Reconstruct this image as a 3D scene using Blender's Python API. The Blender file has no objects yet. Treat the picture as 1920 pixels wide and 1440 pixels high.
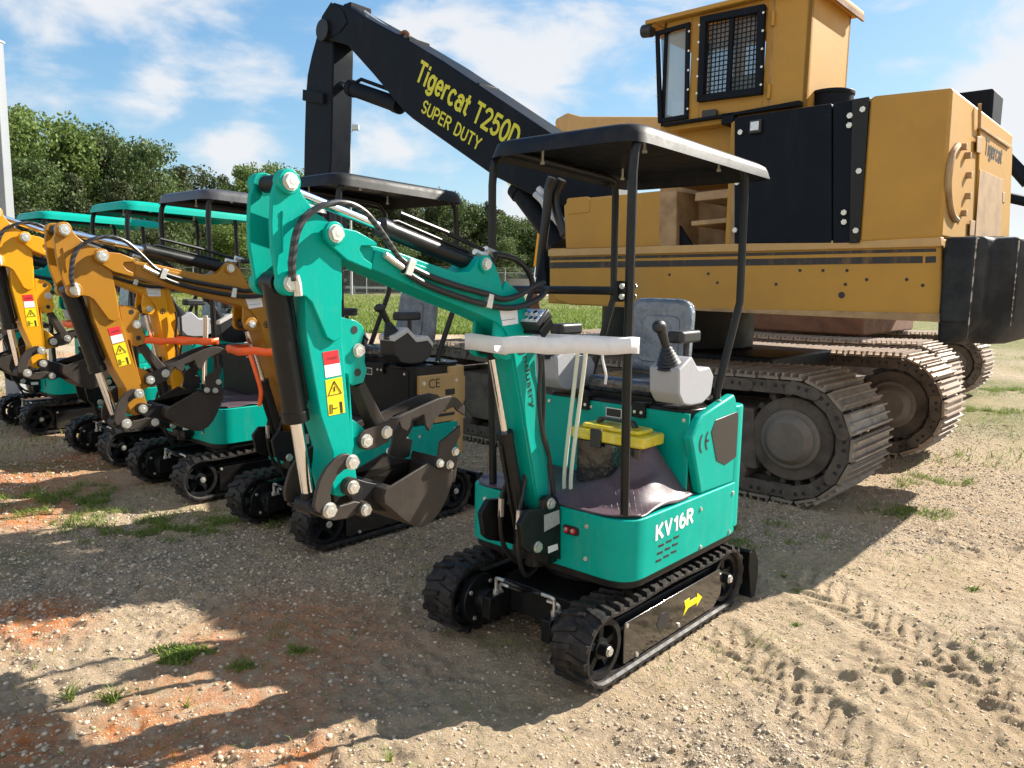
import bpy, bmesh, math, random
import numpy as np
from mathutils import Vector, Matrix
random.seed(7); RNG = np.random.RandomState(7)
R = math.radians; PI = math.pi
sc = bpy.context.scene; COL = sc.collection

# ------------------------------------------------------------------ camera
cam_d = bpy.data.cameras.new('camera'); cam = bpy.data.objects.new('camera', cam_d); COL.objects.link(cam)
cam_d.sensor_width = 36; cam_d.lens = 36*1450/1920; cam_d.clip_start = .05; cam_d.clip_end = 5000
cam.location = (0, 0, 1.6)
cam.rotation_mode = 'XYZ'
cam.matrix_world = Matrix.Translation((0, 0, 1.6)) @ Matrix.Rotation(R(90-7.54), 4, 'X') @ Matrix.Rotation(R(1.0), 4, 'Z')
sc.camera = cam
# ------------------------------------------------------------------ light
SUN_AZ = 28.0; SUN_EL = 35.0          # azimuth measured from +X towards +Y
sd = Vector((math.cos(R(SUN_AZ))*math.cos(R(SUN_EL)), math.sin(R(SUN_AZ))*math.cos(R(SUN_EL)), math.sin(R(SUN_EL))))
sun_d = bpy.data.lights.new('sun', 'SUN'); sun = bpy.data.objects.new('sun', sun_d); COL.objects.link(sun)
sun_d.energy = 4.7; sun_d.angle = R(.5); sun_d.color = (1, .93, .82)
sun.rotation_mode = 'QUATERNION'; sun.rotation_quaternion = sd.to_track_quat('Z', 'Y')
sc.view_settings.view_transform = 'Standard'; sc.view_settings.look = 'None'
sc.view_settings.gamma = 1; sc.view_settings.exposure = 1.38

world = bpy.data.worlds.new('World'); sc.world = world; world.use_nodes = True
wt = world.node_tree; wn = wt.nodes; wl = wt.links
bg = wn['Background']
sky = wn.new('ShaderNodeTexSky'); sky.sky_type = 'NISHITA'; sky.sun_disc = False
sky.sun_elevation = R(SUN_EL); sky.sun_rotation = R(90-SUN_AZ); sky.air_density = 1.1; sky.dust_density = .6; sky.ozone_density = 1.6
bg.inputs[1].default_value = .15
def wmath(op, a, b=None, clamp=False):
    n = wn.new('ShaderNodeMath'); n.operation = op; n.use_clamp = clamp
    for i, v in enumerate((a, b)):
        if v is None: continue
        if isinstance(v, (int, float)): n.inputs[i].default_value = v
        else: wl.new(v, n.inputs[i])
    return n.outputs[0]
wtc = wn.new('ShaderNodeTexCoord')
def wblob(d, r, sx=1.0):
    s = wn.new('ShaderNodeVectorMath'); s.operation = 'SUBTRACT'; wl.new(wtc.outputs['Generated'], s.inputs[0]); s.inputs[1].default_value = d
    m = wn.new('ShaderNodeVectorMath'); m.operation = 'MULTIPLY'; wl.new(s.outputs[0], m.inputs[0]); m.inputs[1].default_value = (1/(r*sx), 1/(r*sx), 1/r)
    l = wn.new('ShaderNodeVectorMath'); l.operation = 'LENGTH'; wl.new(m.outputs[0], l.inputs[0])
    return wmath('SUBTRACT', 1.0, l.outputs['Value'], True)
wmp = wn.new('ShaderNodeMapping'); wmp.inputs['Scale'].default_value = (1, 1, 2.2); wl.new(wtc.outputs['Generated'], wmp.inputs[0])
wno = wn.new('ShaderNodeTexNoise'); wno.inputs['Scale'].default_value = 6.5; wno.inputs['Detail'].default_value = 7; wno.inputs['Roughness'].default_value = .55; wno.inputs['Distortion'].default_value = .3
wl.new(wmp.outputs[0], wno.inputs['Vector'])
tot = None
for d, r, sx, a in [((-0.498, 0.832, 0.245), 0.16, 1.1, 0.75), ((-0.402, 0.893, 0.203), 0.1, 1.4, 0.62), ((-0.335, 0.931, 0.144), 0.075, 1.3, 0.85), ((-0.31, 0.906, 0.288), 0.16, 2.2, 0.6), ((-0.132, 0.949, 0.287), 0.14, 2, 0.55), ((0.019, 0.964, 0.264), 0.12, 2.4, 0.75), ((-0.148, 0.974, 0.17), 0.13, 1.0, 0.9), ((-0.2, 0.97, 0.137), 0.06, 1, 0.7), ((-0.004, 0.995, 0.098), 0.06, 1, 0.9), ((0.136, 0.968, 0.211), 0.1, 2, 0.6), ((0.42, 0.875, 0.24), 0.03, 3, 0.7), ((0.519, 0.835, 0.184), 0.13, 1.0, 1.1), ((0.55, 0.826, 0.118), 0.2, 1, 1.0), ((0.642, 0.735, 0.216), 0.4, 1, 0.8), ((-0.716, 0.685, 0.136), 0.4, 1, 0.6), ((0.079, 0.948, 0.308), 0.1, 2, 0.5)]:
    b = wmath('MULTIPLY', wblob(d, r, sx), a)
    tot = b if tot is None else wmath('MAXIMUM', tot, b)
nz = wmath('MULTIPLY', wmath('SUBTRACT', wno.outputs[0], .5), 2.6)
cl = wmath('ADD', tot, nz)
mr = wn.new('ShaderNodeMapRange'); mr.interpolation_type = 'SMOOTHSTEP'; mr.inputs['From Min'].default_value = .20; mr.inputs['From Max'].default_value = .85; mr.inputs['To Max'].default_value = .93
wl.new(cl, mr.inputs[0])
hs = wn.new('ShaderNodeHueSaturation'); hs.inputs['Saturation'].default_value = 1.18; hs.inputs['Value'].default_value = .80; wl.new(sky.outputs[0], hs.inputs['Color'])
mx = wn.new('ShaderNodeMixRGB'); mx.inputs[2].default_value = (2.3, 2.33, 2.4, 1); wl.new(mr.outputs[0], mx.inputs[0]); tint = wn.new('ShaderNodeMixRGB'); tint.blend_type = 'MULTIPLY'; tint.inputs[0].default_value = 1; tint.inputs[2].default_value = (.70, .90, 1.12, 1); wl.new(hs.outputs[0], tint.inputs[1]); den = wn.new('ShaderNodeVectorMath'); den.operation = 'MULTIPLY_ADD'; wl.new(tint.outputs[0], den.inputs[0]); den.inputs[1].default_value = (.16, .16, .16); den.inputs[2].default_value = (1, 1, 1)
div = wn.new('ShaderNodeVectorMath'); div.operation = 'DIVIDE'; wl.new(tint.outputs[0], div.inputs[0]); wl.new(den.outputs[0], div.inputs[1])
mul = wn.new('ShaderNodeVectorMath'); mul.operation = 'SCALE'; mul.inputs['Scale'].default_value = .84; wl.new(div.outputs[0], mul.inputs[0]); wl.new(mul.outputs[0], mx.inputs[1])
# unseen bright clouds added behind and above the camera as fill light
tb_ = None
for d, r, sx in (((-.35, -.80, .38), .62, 1.3), ((-.95, -.25, .32), .5, 1.0), ((.55, -.75, .35), .5, 1.1), ((0, -.25, .97), .5, 1.)):
    b = wmath('MULTIPLY', wblob(d, r, sx), 1.9); tb_ = b if tb_ is None else wmath('MAXIMUM', tb_, b)
mr2 = wn.new('ShaderNodeMapRange'); mr2.interpolation_type = 'SMOOTHSTEP'; mr2.inputs['From Min'].default_value = .2; mr2.inputs['From Max'].default_value = .9
wl.new(wmath('ADD', tb_, wmath('MULTIPLY', nz, .5)), mr2.inputs[0])
mx2 = wn.new('ShaderNodeMixRGB'); mx2.inputs[2].default_value = (2.6, 2.62, 2.62, 1); wl.new(mr2.outputs[0], mx2.inputs[0]); wl.new(mx.outputs[0], mx2.inputs[1])
wl.new(mx2.outputs[0], bg.inputs[0])

# ------------------------------------------------------------------ materials
def mat(name, col, rough=.5, metal=0, noise=None, bump=None, dust=None, coat=0, spec=.5, alpha=1, emit=None, trans=0):
    """noise=(scale, colour2, amount)   bump=(scale, strength, dist)"""
    m = bpy.data.materials.new(name); m.use_nodes = True; nt = m.node_tree; N = nt.nodes; L = nt.links
    p = N['Principled BSDF']
    p.inputs['Base Color'].default_value = (*col, 1); p.inputs['Roughness'].default_value = rough; p.inputs['Metallic'].default_value = metal
    p.inputs['Coat Weight'].default_value = coat; p.inputs['Coat Roughness'].default_value = .12; p.inputs['Specular IOR Level'].default_value = spec
    p.inputs['Alpha'].default_value = alpha; p.inputs['Transmission Weight'].default_value = trans
    tc = N.new('ShaderNodeTexCoord')
    if noise:
        n = N.new('ShaderNodeTexNoise'); n.inputs['Scale'].default_value = noise[0]; n.inputs['Detail'].default_value = 6; n.inputs['Roughness'].default_value = .65
        L.new(tc.outputs['Object'], n.inputs['Vector'])
        r = N.new('ShaderNodeMapRange'); r.inputs['From Min'].default_value = .42; r.inputs['From Max'].default_value = .72; r.inputs['To Max'].default_value = noise[2]
        L.new(n.outputs[0], r.inputs[0])
        x = N.new('ShaderNodeMixRGB'); x.inputs[1].default_value = (*col, 1); x.inputs[2].default_value = (*noise[1], 1); L.new(r.outputs[0], x.inputs[0]); L.new(x.outputs[0], p.inputs['Base Color'])
        r2 = N.new('ShaderNodeMapRange'); r2.inputs['To Min'].default_value = rough; r2.inputs['To Max'].default_value = min(1, rough+.35); L.new(r.outputs[0], r2.inputs[0]); L.new(r2.outputs[0], p.inputs['Roughness'])
    if bump:
        n = N.new('ShaderNodeTexNoise'); n.inputs['Scale'].default_value = bump[0]; n.inputs['Detail'].default_value = 4; L.new(tc.outputs['Object'], n.inputs['Vector'])
        b = N.new('ShaderNodeBump'); b.inputs['Strength'].default_value = bump[1]; b.inputs['Distance'].default_value = bump[2]; L.new(n.outputs[0], b.inputs['Height']); L.new(b.outputs[0], p.inputs['Normal'])
    if dust:      # (colour, amount): streaks, specks and scuffs of dried dirt
        src = p.inputs['Base Color'].links[0].from_socket if p.inputs['Base Color'].links else None
        mp = N.new('ShaderNodeMapping'); mp.inputs['Scale'].default_value = (dust[2], dust[2], dust[2]*.16); L.new(tc.outputs['Object'], mp.inputs[0])
        n = N.new('ShaderNodeTexNoise'); n.inputs['Scale'].default_value = 1; n.inputs['Detail'].default_value = 9; n.inputs['Roughness'].default_value = .75; L.new(mp.outputs[0], n.inputs['Vector'])
        n2 = N.new('ShaderNodeTexNoise'); n2.inputs['Scale'].default_value = dust[2]*2.2; n2.inputs['Detail'].default_value = 10; n2.inputs['Roughness'].default_value = .8; L.new(tc.outputs['Object'], n2.inputs['Vector'])
        r = N.new('ShaderNodeMapRange'); r.inputs['From Min'].default_value = .52; r.inputs['From Max'].default_value = .75; r.inputs['To Max'].default_value = dust[1]; L.new(n.outputs[0], r.inputs[0])
        r3 = N.new('ShaderNodeMapRange'); r3.inputs['From Min'].default_value = .60; r3.inputs['From Max'].default_value = .72; r3.inputs['To Max'].default_value = dust[1]; L.new(n2.outputs[0], r3.inputs[0])
        ad = N.new('ShaderNodeMath'); ad.operation = 'MAXIMUM'; L.new(r.outputs[0], ad.inputs[0]); L.new(r3.outputs[0], ad.inputs[1])
        x = N.new('ShaderNodeMixRGB'); x.inputs[2].default_value = (*dust[0], 1)
        if src: L.new(src, x.inputs[1])
        else: x.inputs[1].default_value = (*col, 1)
        L.new(ad.outputs[0], x.inputs[0]); L.new(x.outputs[0], p.inputs['Base Color'])
    if emit: p.inputs['Emission Color'].default_value = (*emit, 1); p.inputs['Emission Strength'].default_value = 1
    return m
M = {}
M['teal'] = mat('teal_paint', (.0, .355, .285), .38, dust=((.20, .30, .22), .26, 9), noise=(5, (.0, .27, .21), .45), bump=(55, .12, .004), coat=.05, spec=.12)
M['yellow'] = mat('ochre_paint', (.37, .165, .010), .36, dust=((.30, .22, .13), .25, 9), noise=(6, (.33, .155, .02), .35), bump=(55, .12, .004), coat=.1, spec=.35)
M['amber'] = mat('amber_paint', (.72, .335, .006), .36, dust=((.4, .28, .14), .2, 9), noise=(6, (.5, .22, .015), .3), bump=(55, .12, .004), coat=.1, spec=.35)
M['tan'] = mat('tan_yellow_paint', (.47, .255, .045), .5, dust=((.30, .20, .10), .45, 2.2), noise=(1.7, (.33, .18, .06), .5), spec=.3, bump=(30, .15, .006))
M['tan_lip'] = mat('faded_yellow_paint', (.50, .31, .12), .5, dust=((.30, .2, .12), .5, 4), noise=(3, (.38, .24, .10), .5), bump=(30, .15, .006))
M['tan_dark'] = mat('dusty_shaded_yellow_paint', (.40, .26, .13), .6, noise=(5, (.16, .1, .06), .8))
M['black'] = mat('black_paint', (.006, .007, .008), .34, dust=((.09, .075, .06), .15, 8), noise=(9, (.025, .023, .021), .4), spec=.3)
M['satin'] = mat('black_satin_steel', (.006, .007, .009), .46, dust=((.08, .065, .05), .22, 8), spec=.25, noise=(10, (.026, .024, .022), .5), bump=(60, .1, .003))
M['tblack'] = mat('worn_black_paint', (.006, .009, .015), .5, dust=((.045, .05, .055), .3, 3), spec=.1, noise=(2.5, (.015, .018, .024), .5), bump=(12, .15, .01))
M['cwt'] = mat('scuffed_black_counterweight', (.008, .010, .014), .55, spec=.25, noise=(3.5, (.10, .10, .10), .4), bump=(14, .3, .015))
M['bucket'] = mat('dull_black_bucket_steel', (.034, .027, .022), .5, dust=((.10, .08, .06), .25, 10), spec=.3, noise=(8, (.06, .048, .038), .5), bump=(40, .15, .004))
M['rubber'] = mat('track_rubber', (.007, .007, .008), .55, dust=((.16, .12, .085), .4, 14), spec=.35, noise=(22, (.07, .052, .038), .45), bump=(70, .4, .006))
M['hose'] = mat('hose_rubber', (.012, .012, .013), .42)
M['chrome'] = mat('chrome', (.82, .82, .84), .16, 1)
M['zinc'] = mat('zinc_bolt', (.72, .71, .66), .36, .8, noise=(60, (.45, .44, .4), .5))
M['galv'] = mat('galvanised_steel', (.5, .52, .54), .45, .5, noise=(8, (.36, .38, .4), .6))
M['gplastic'] = mat('grey_plastic', (.36, .36, .39), .55, noise=(30, (.3, .3, .32), .4), bump=(160, .15, .002))
M['wplastic'] = mat('pale_plastic', (.6, .58, .56), .5)
M['bplastic'] = mat('black_plastic', (.02, .021, .024), .45, bump=(160, .15, .002))
M['boxfilm'] = mat('black_box_in_film', (.012, .012, .013), .14, noise=(14, (.05, .05, .055), .2), bump=(22, .6, .012), coat=.6)
M['film'] = mat('film_wrapped_vinyl', (.12, .15, .19), .16, noise=(9, (.3, .36, .42), .5), bump=(11, 1.0, .03), coat=.6)
M['seatdark'] = mat('film_wrapped_dark_vinyl', (.035, .04, .045), .12, noise=(9, (.18, .2, .23), .35), bump=(13, 1.0, .03), coat=.7)
M['white'] = mat('white_decal', (.8, .8, .8), .5)
M['cream'] = mat('cream_lever', (.72, .7, .58), .4)
M['red'] = mat('red_decal', (.6, .02, .03), .45)
M['yel'] = mat('yellow_decal', (.85, .65, .01), .45)
M['ylid'] = mat('yellow_lid_in_film', (.72, .55, .01), .22, noise=(18, (.8, .72, .35), .35), bump=(26, 1.0, .012), coat=.6)
M['blk'] = mat('black_decal', (.02, .02, .02), .5)
M['plate'] = mat('label_plate', (.42, .43, .42), .4, .2, noise=(90, (.2, .2, .2), .7))
M['orange'] = mat('orange_tape', (.95, .13, .02), .45)
M['strap'] = mat('white_woven_strap', (.74, .74, .76), .6, noise=(30, (.6, .6, .64), .5), bump=(90, .3, .003))
M['rust'] = mat('rusty_steel', (.16, .075, .04), .75, noise=(5, (.06, .035, .025), .7), bump=(20, .4, .01))
M['shoe'] = mat('worn_track_steel', (.30, .25, .205), .55, .2, noise=(7, (.15, .12, .10), .7), bump=(25, .4, .008))
M['shoer'] = mat('rusty_track_steel', (.36, .29, .23), .6, .1, noise=(7, (.24, .15, .11), .7), bump=(25, .4, .008))
M['chain'] = mat('greasy_chain_steel', (.125, .10, .085), .7, .05, noise=(6, (.04, .034, .03), .8), bump=(18, .5, .012))
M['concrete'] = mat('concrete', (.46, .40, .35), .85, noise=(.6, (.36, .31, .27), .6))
M['glass'] = mat('cab_glass', (.30, .38, .42), .05, 0, alpha=.55)
M['lens'] = mat('lamp_lens', (.7, .74, .8), .12, .4, bump=(80, .8, .01))
M['bark'] = mat('bark', (.12, .09, .07), .9, noise=(5, (.06, .05, .04), .6))
M['van'] = mat('white_car_paint', (.78, .78, .78), .3)
M['yel2'] = mat('lemon_decal', (.62, .58, .03), .5)
M['greyc'] = mat('sun_greyed_canopy', (.05, .05, .058), .35, noise=(10, (.1, .1, .11), .4))
M['hub'] = mat('dusty_hub', (.14, .12, .105), .8, noise=(4, (.22, .19, .16), .8), bump=(14, .4, .01))
M['gloss'] = mat('gloss_black_panel', (.012, .011, .011), .07, coat=1.0)
M['stripe'] = mat('chipped_black_stripe', (.02, .02, .022), .5, dust=((.38, .2, .055), .55, 9))
M['postgalv'] = mat('weathered_galvanised_post', (.27, .29, .31), .5, .3, noise=(3, (.2, .22, .24), .6))
M['tyre'] = mat('tyre', (.02, .02, .02), .8)

# floor mat: dusty purple-grey rubber with raised lozenges
def mat_floor():
    m = mat('lozenge_rubber_mat', (.085, .056, .07), .42); nt = m.node_tree; N = nt.nodes; L = nt.links
    tc = N.new('ShaderNodeTexCoord'); mp = N.new('ShaderNodeMapping'); mp.inputs['Rotation'].default_value = (0, 0, R(45)); mp.inputs['Scale'].default_value = (42, 42, 42)
    L.new(tc.outputs['Object'], mp.inputs[0]); b = N.new('ShaderNodeTexBrick'); b.offset = 0; b.inputs['Scale'].default_value = 1; b.inputs['Mortar Size'].default_value = .12; b.inputs['Brick Width'].default_value = 1; b.inputs['Row Height'].default_value = 1
    L.new(mp.outputs[0], b.inputs[0]); bp = N.new('ShaderNodeBump'); bp.inputs['Strength'].default_value = 1; bp.inputs['Distance'].default_value = .006; L.new(b.outputs['Fac'], bp.inputs['Height']); L.new(bp.outputs[0], N['Principled BSDF'].inputs['Normal'])
    return m
M['mat'] = mat_floor()
def mat_wave(name, c1, c2, scale, vec='Object', axis=(1, 0, 0), rough=.6, thr=.5):
    m = bpy.data.materials.new(name); m.use_nodes = True; nt = m.node_tree; N = nt.nodes; L = nt.links; p = N['Principled BSDF']; p.inputs['Roughness'].default_value = rough
    tc = N.new('ShaderNodeTexCoord'); d = N.new('ShaderNodeVectorMath'); d.operation = 'DOT_PRODUCT'; L.new(tc.outputs[vec], d.inputs[0]); d.inputs[1].default_value = axis
    mu = N.new('ShaderNodeMath'); mu.operation = 'MULTIPLY'; mu.inputs[1].default_value = scale; L.new(d.outputs['Value'], mu.inputs[0])
    f = N.new('ShaderNodeMath'); f.operation = 'FRACT'; L.new(mu.outputs[0], f.inputs[0]); g = N.new('ShaderNodeMath'); g.operation = 'GREATER_THAN'; g.inputs[1].default_value = thr; L.new(f.outputs[0], g.inputs[0])
    x = N.new('ShaderNodeMixRGB'); x.inputs[1].default_value = (*c1, 1); x.inputs[2].default_value = (*c2, 1); L.new(g.outputs[0], x.inputs[0]); L.new(x.outputs[0], p.inputs['Base Color'])
    bp = N.new('ShaderNodeBump'); bp.inputs['Strength'].default_value = 1; bp.inputs['Distance'].default_value = .004; L.new(g.outputs[0], bp.inputs['Height']); L.new(bp.outputs[0], p.inputs['Normal'])
    return m
M['mesh'] = mat_wave('grille_mesh', (.05, .045, .042), (.008, .008, .008), 75, axis=(.35, 0, 1), rough=.4)
M['spiral'] = mat_wave('spiral_wrapped_hose', (.012, .012, .013), (.05, .05, .055), 38, axis=(.6, .4, 1), rough=.35)

def mat_ground():
    m = bpy.data.materials.new('gravelly_dirt'); m.use_nodes = True; nt = m.node_tree; N = nt.nodes; L = nt.links; p = N['Principled BSDF']; p.inputs['Roughness'].default_value = .95; p.inputs['Specular IOR Level'].default_value = .15
    tc = N.new('ShaderNodeTexCoord')
    def noise(s, d=6, r=.6, out=0):
        n = N.new('ShaderNodeTexNoise'); n.inputs['Scale'].default_value = s; n.inputs['Detail'].default_value = d; n.inputs['Roughness'].default_value = r; L.new(tc.outputs['Object'], n.inputs['Vector']); return n.outputs[out]
    def ramp(v, a, b, c=0., d=1.):
        r = N.new('ShaderNodeMapRange'); r.inputs['From Min'].default_value = a; r.inputs['From Max'].default_value = b; r.inputs['To Min'].default_value = c; r.inputs['To Max'].default_value = d; L.new(v, r.inputs[0]); return r.outputs[0]
    def mix(f, a, b):
        x = N.new('ShaderNodeMixRGB')
        if isinstance(f, float): x.inputs[0].default_value = f
        else: L.new(f, x.inputs[0])
        for i, v in ((1, a), (2, b)):
            if isinstance(v, tuple): x.inputs[i].default_value = (*v, 1)
            else: L.new(v, x.inputs[i])
        return x.outputs[0]
    def mth(op, a, b):
        n = N.new('ShaderNodeMath'); n.operation = op; n.use_clamp = True
        for i, v in enumerate((a, b)):
            if isinstance(v, (int, float)): n.inputs[i].default_value = v
            else: L.new(v, n.inputs[i])
        return n.outputs[0]
    vo = N.new('ShaderNodeTexVoronoi'); vo.inputs['Scale'].default_value = 62; L.new(tc.outputs['Object'], vo.inputs['Vector'])
    vo2 = N.new('ShaderNodeTexVoronoi'); vo2.inputs['Scale'].default_value = 30; L.new(tc.outputs['Object'], vo2.inputs['Vector'])
    dirt = mix(ramp(noise(1.3), .35, .65), (.50, .38, .25), (.60, .475, .33))
    dirt = mix(ramp(noise(26, 3), .4, .7, 0, .5), dirt, (.36, .25, .15))
    att = N.new('ShaderNodeAttribute'); att.attribute_name = 'cover'        # r clay, g gravel, b grass
    sep = N.new('ShaderNodeSeparateColor'); L.new(att.outputs['Color'], sep.inputs[0])
    bw = N.new('ShaderNodeRGBToBW'); L.new(vo.outputs['Color'], bw.inputs[0])
    stone = mix(ramp(bw.outputs[0], .3, .7), (.46, .36, .26), (.72, .61, .48))
    stone = mix(ramp(vo.outputs['Distance'], .25, .6, 0, .75), stone, (.20, .15, .105))
    gmask = mth('MULTIPLY', ramp(noise(9, 5), .38, .56), sep.outputs[1])
    c = mix(gmask, dirt, stone)
    cm = mth('MULTIPLY', sep.outputs[0], ramp(noise(14, 5), .32, .55))
    c = mix(cm, c, mix(ramp(noise(30, 3), .4, .6), (.56, .17, .05), (.64, .26, .10)))
    gm = mth('MULTIPLY', sep.outputs[2], ramp(noise(18, 5), .3, .6, .45, 1))
    c = mix(gm, c, mix(ramp(noise(2.2), .4, .6), (.085, .115, .025), (.16, .17, .05)))
    L.new(c, p.inputs['Base Color'])
    b1 = N.new('ShaderNodeBump'); b1.inputs['Strength'].default_value = .35; b1.inputs['Distance'].default_value = .010; b1.invert = True; L.new(vo.outputs['Distance'], b1.inputs['Height'])
    b2 = N.new('ShaderNodeBump'); b2.inputs['Strength'].default_value = 1.0; b2.inputs['Distance'].default_value = .042; L.new(noise(30, 10, .75), b2.inputs['Height']); L.new(b1.outputs[0], b2.inputs['Normal'])
    L.new(b2.outputs[0], p.inputs['Normal'])
    return m
M['ground'] = mat_ground()
def mat_leaf(name, c1, c2, tl=.35):
    m = bpy.data.materials.new(name); m.use_nodes = True; nt = m.node_tree; N = nt.nodes; L = nt.links; p = N['Principled BSDF']; p.inputs['Roughness'].default_value = .6; p.inputs['Specular IOR Level'].default_value = .25
    g = N.new('ShaderNodeNewGeometry'); x = N.new('ShaderNodeMixRGB'); x.inputs[1].default_value = (*c1, 1); x.inputs[2].default_value = (*c2, 1); L.new(g.outputs['Random Per Island'], x.inputs[0]); L.new(x.outputs[0], p.inputs['Base Color'])
    t = N.new('ShaderNodeBsdfTranslucent'); L.new(x.outputs[0], t.inputs[0]); s = N.new('ShaderNodeMixShader'); s.inputs[0].default_value = tl
    L.new(p.outputs[0], s.inputs[1]); L.new(t.outputs[0], s.inputs[2]); L.new(s.outputs[0], N['Material Output'].inputs[0]); return m
M['leafA'] = mat_leaf('oak_leaves', (.045, .085, .025), (.135, .175, .06))
M['leafB'] = mat_leaf('bright_leaves', (.085, .14, .03), (.19, .25, .065))
M['leafC'] = mat_leaf('pine_needles', (.04, .06, .024), (.11, .125, .055))
M['grass'] = mat_leaf('grass_blades', (.10, .19, .025), (.25, .30, .07))
M['dry'] = mat_leaf('dry_grass_blades', (.33, .30, .12), (.45, .38, .18))
def mat_stone():
    m = bpy.data.materials.new('loose_stones'); m.use_nodes = True; nt = m.node_tree; N = nt.nodes; L = nt.links; p = N['Principled BSDF']; p.inputs['Roughness'].default_value = .9
    g = N.new('ShaderNodeNewGeometry'); r = N.new('ShaderNodeValToRGB'); r.color_ramp.elements[0].color = (.22, .165, .115, 1); r.color_ramp.elements[1].color = (.60, .50, .38, 1)
    e = r.color_ramp.elements.new(.45); e.color = (.46, .365, .26, 1); L.new(g.outputs['Random Per Island'], r.inputs[0]); L.new(r.outputs[0], p.inputs['Base Color']); return m
M['stone'] = mat_stone()

# ------------------------------------------------------------------ mesh helpers
class MB:
    def __init__(s): s.v = []; s.f = []
    def add(s, V, F):
        n = len(s.v); s.v += [tuple(v) for v in V]; s.f += [tuple(i+n for i in f) for f in F]; return s
    def box(s, x0, x1, y0, y1, z0, z1):
        V = [(x, y, z) for x in (x0, x1) for y in (y0, y1) for z in (z0, z1)]
        return s.add(V, [(0, 1, 3, 2), (4, 6, 7, 5), (0, 4, 5, 1), (2, 3, 7, 6), (0, 2, 6, 4), (1, 5, 7, 3)])
    def obox(s, c, ax, ay, az):
        c, ax, ay, az = Vector(c), Vector(ax), Vector(ay), Vector(az)
        V = [c+i*ax+j*ay+k*az for i in (-1, 1) for j in (-1, 1) for k in (-1, 1)]
        return s.add(V, [(0, 1, 3, 2), (4, 6, 7, 5), (0, 4, 5, 1), (2, 3, 7, 6), (0, 2, 6, 4), (1, 5, 7, 3)])
    def prism(s, P, a0, a1, plane='xz'):
        n = len(P)
        def q(p, a): return (p[0], a, p[1]) if plane == 'xz' else ((p[0], p[1], a) if plane == 'xy' else (a, p[0], p[1]))
        V = [q(p, a0) for p in P]+[q(p, a1) for p in P]
        return s.add(V, [tuple(range(n)), tuple(range(2*n-1, n-1, -1))]+[(i, (i+1) % n, n+(i+1) % n, n+i) for i in range(n)])
    def sheet(s, P, a, plane='xz'):
        q = (lambda p: (p[0], a, p[1])) if plane == 'xz' else (lambda p: (a, p[0], p[1]))
        return s.add([q(p) for p in P], [tuple(range(len(P)))])
    def cyl(s, a, b, r0, r1=None, n=16, cap=True):
        a, b = Vector(a), Vector(b); r1 = r0 if r1 is None else r1; d = (b-a).normalized(); u = d.orthogonal().normalized(); w = d.cross(u)
        V = [a+(u*math.cos(t)+w*math.sin(t))*r0 for t in (2*PI*i/n for i in range(n))]+[b+(u*math.cos(t)+w*math.sin(t))*r1 for t in (2*PI*i/n for i in range(n))]
        F = [(i, (i+1) % n, n+(i+1) % n, n+i) for i in range(n)]
        if cap: F += [tuple(range(n-1, -1, -1)), tuple(range(n, 2*n))]
        return s.add(V, F)
    def tube(s, P, r, n=8, sq=False):
        P = [Vector(p) for p in P]; N_ = len(P); V = []; u = None
        for i, p in enumerate(P):
            d = ((P[min(i+1, N_-1)]-P[max(i-1, 0)])).normalized()
            u = (d.orthogonal() if u is None else (u-d*u.dot(d))).normalized(); w = d.cross(u)
            rr = r[i] if isinstance(r, (list, tuple)) else r
            for k in range(n): t = 2*PI*k/n; V.append(p+(u*math.cos(t)+w*math.sin(t))*rr)
        F = [(i*n+k, i*n+(k+1) % n, (i+1)*n+(k+1) % n, (i+1)*n+k) for i in range(N_-1) for k in range(n)]
        F += [tuple(range(n-1, -1, -1)), tuple(range((N_-1)*n, N_*n))]
        return s.add(V, F)
    def ring(s, c, ax, ro, ri, h, n=24):
        c, d = Vector(c), Vector(ax).normalized(); u = d.orthogonal().normalized(); w = d.cross(u); V = []
        for rr, hh in ((ri, 0), (ro, 0), (ro, h), (ri, h)): V += [c+d*hh+(u*math.cos(2*PI*i/n)+w*math.sin(2*PI*i/n))*rr for i in range(n)]
        return s.add(V, [(k*n+i, k*n+(i+1) % n, ((k+1) % 4)*n+(i+1) % n, ((k+1) % 4)*n+i) for k in range(4) for i in range(n)])
    def obj(s, name, m, parent=None, bevel=0, smooth=35, mw=None, seg=2):
        me = bpy.data.meshes.new(name); me.from_pydata(s.v, [], s.f); me.validate(); me.update()
        bm = bmesh.new(); bm.from_mesh(me); bmesh.ops.recalc_face_normals(bm, faces=bm.faces); bm.to_mesh(me); bm.free()
        return link(name, me, m, parent, bevel, smooth, mw, seg)
def link(name, me, m, parent=None, bevel=0, smooth=35, mw=None, seg=2):
    o = bpy.data.objects.new(name, me); COL.objects.link(o)
    if m is not None and not me.materials: me.materials.append(M[m] if isinstance(m, str) else m)
    if smooth and len(me.polygons):
        me.polygons.foreach_set('use_smooth', [True]*len(me.polygons)); me.set_sharp_from_angle(angle=R(smooth))
    if bevel:
        b = o.modifiers.new('bevel', 'BEVEL'); b.width = bevel; b.segments = seg; b.limit_method = 'ANGLE'; b.angle_limit = R(35); b.harden_normals = False
    if parent is not None: o.parent = parent
    if mw is not None: o.matrix_local = mw
    return o
def spline(P, k=6):
    P = [Vector(p) for p in P]; Q = [P[0]]
    for i in range(len(P)-1):
        p0 = P[i-1] if i else P[0]*2-P[1]; p1, p2 = P[i], P[i+1]; p3 = P[i+2] if i+2 < len(P) else P[-1]*2-P[-2]
        for j in range(1, k+1):
            t = j/k; Q.append(.5*((2*p1)+(-p0+p2)*t+(2*p0-5*p1+4*p2-p3)*t*t+(-p0+3*p1-3*p2+p3)*t**3))
    return Q
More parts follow.
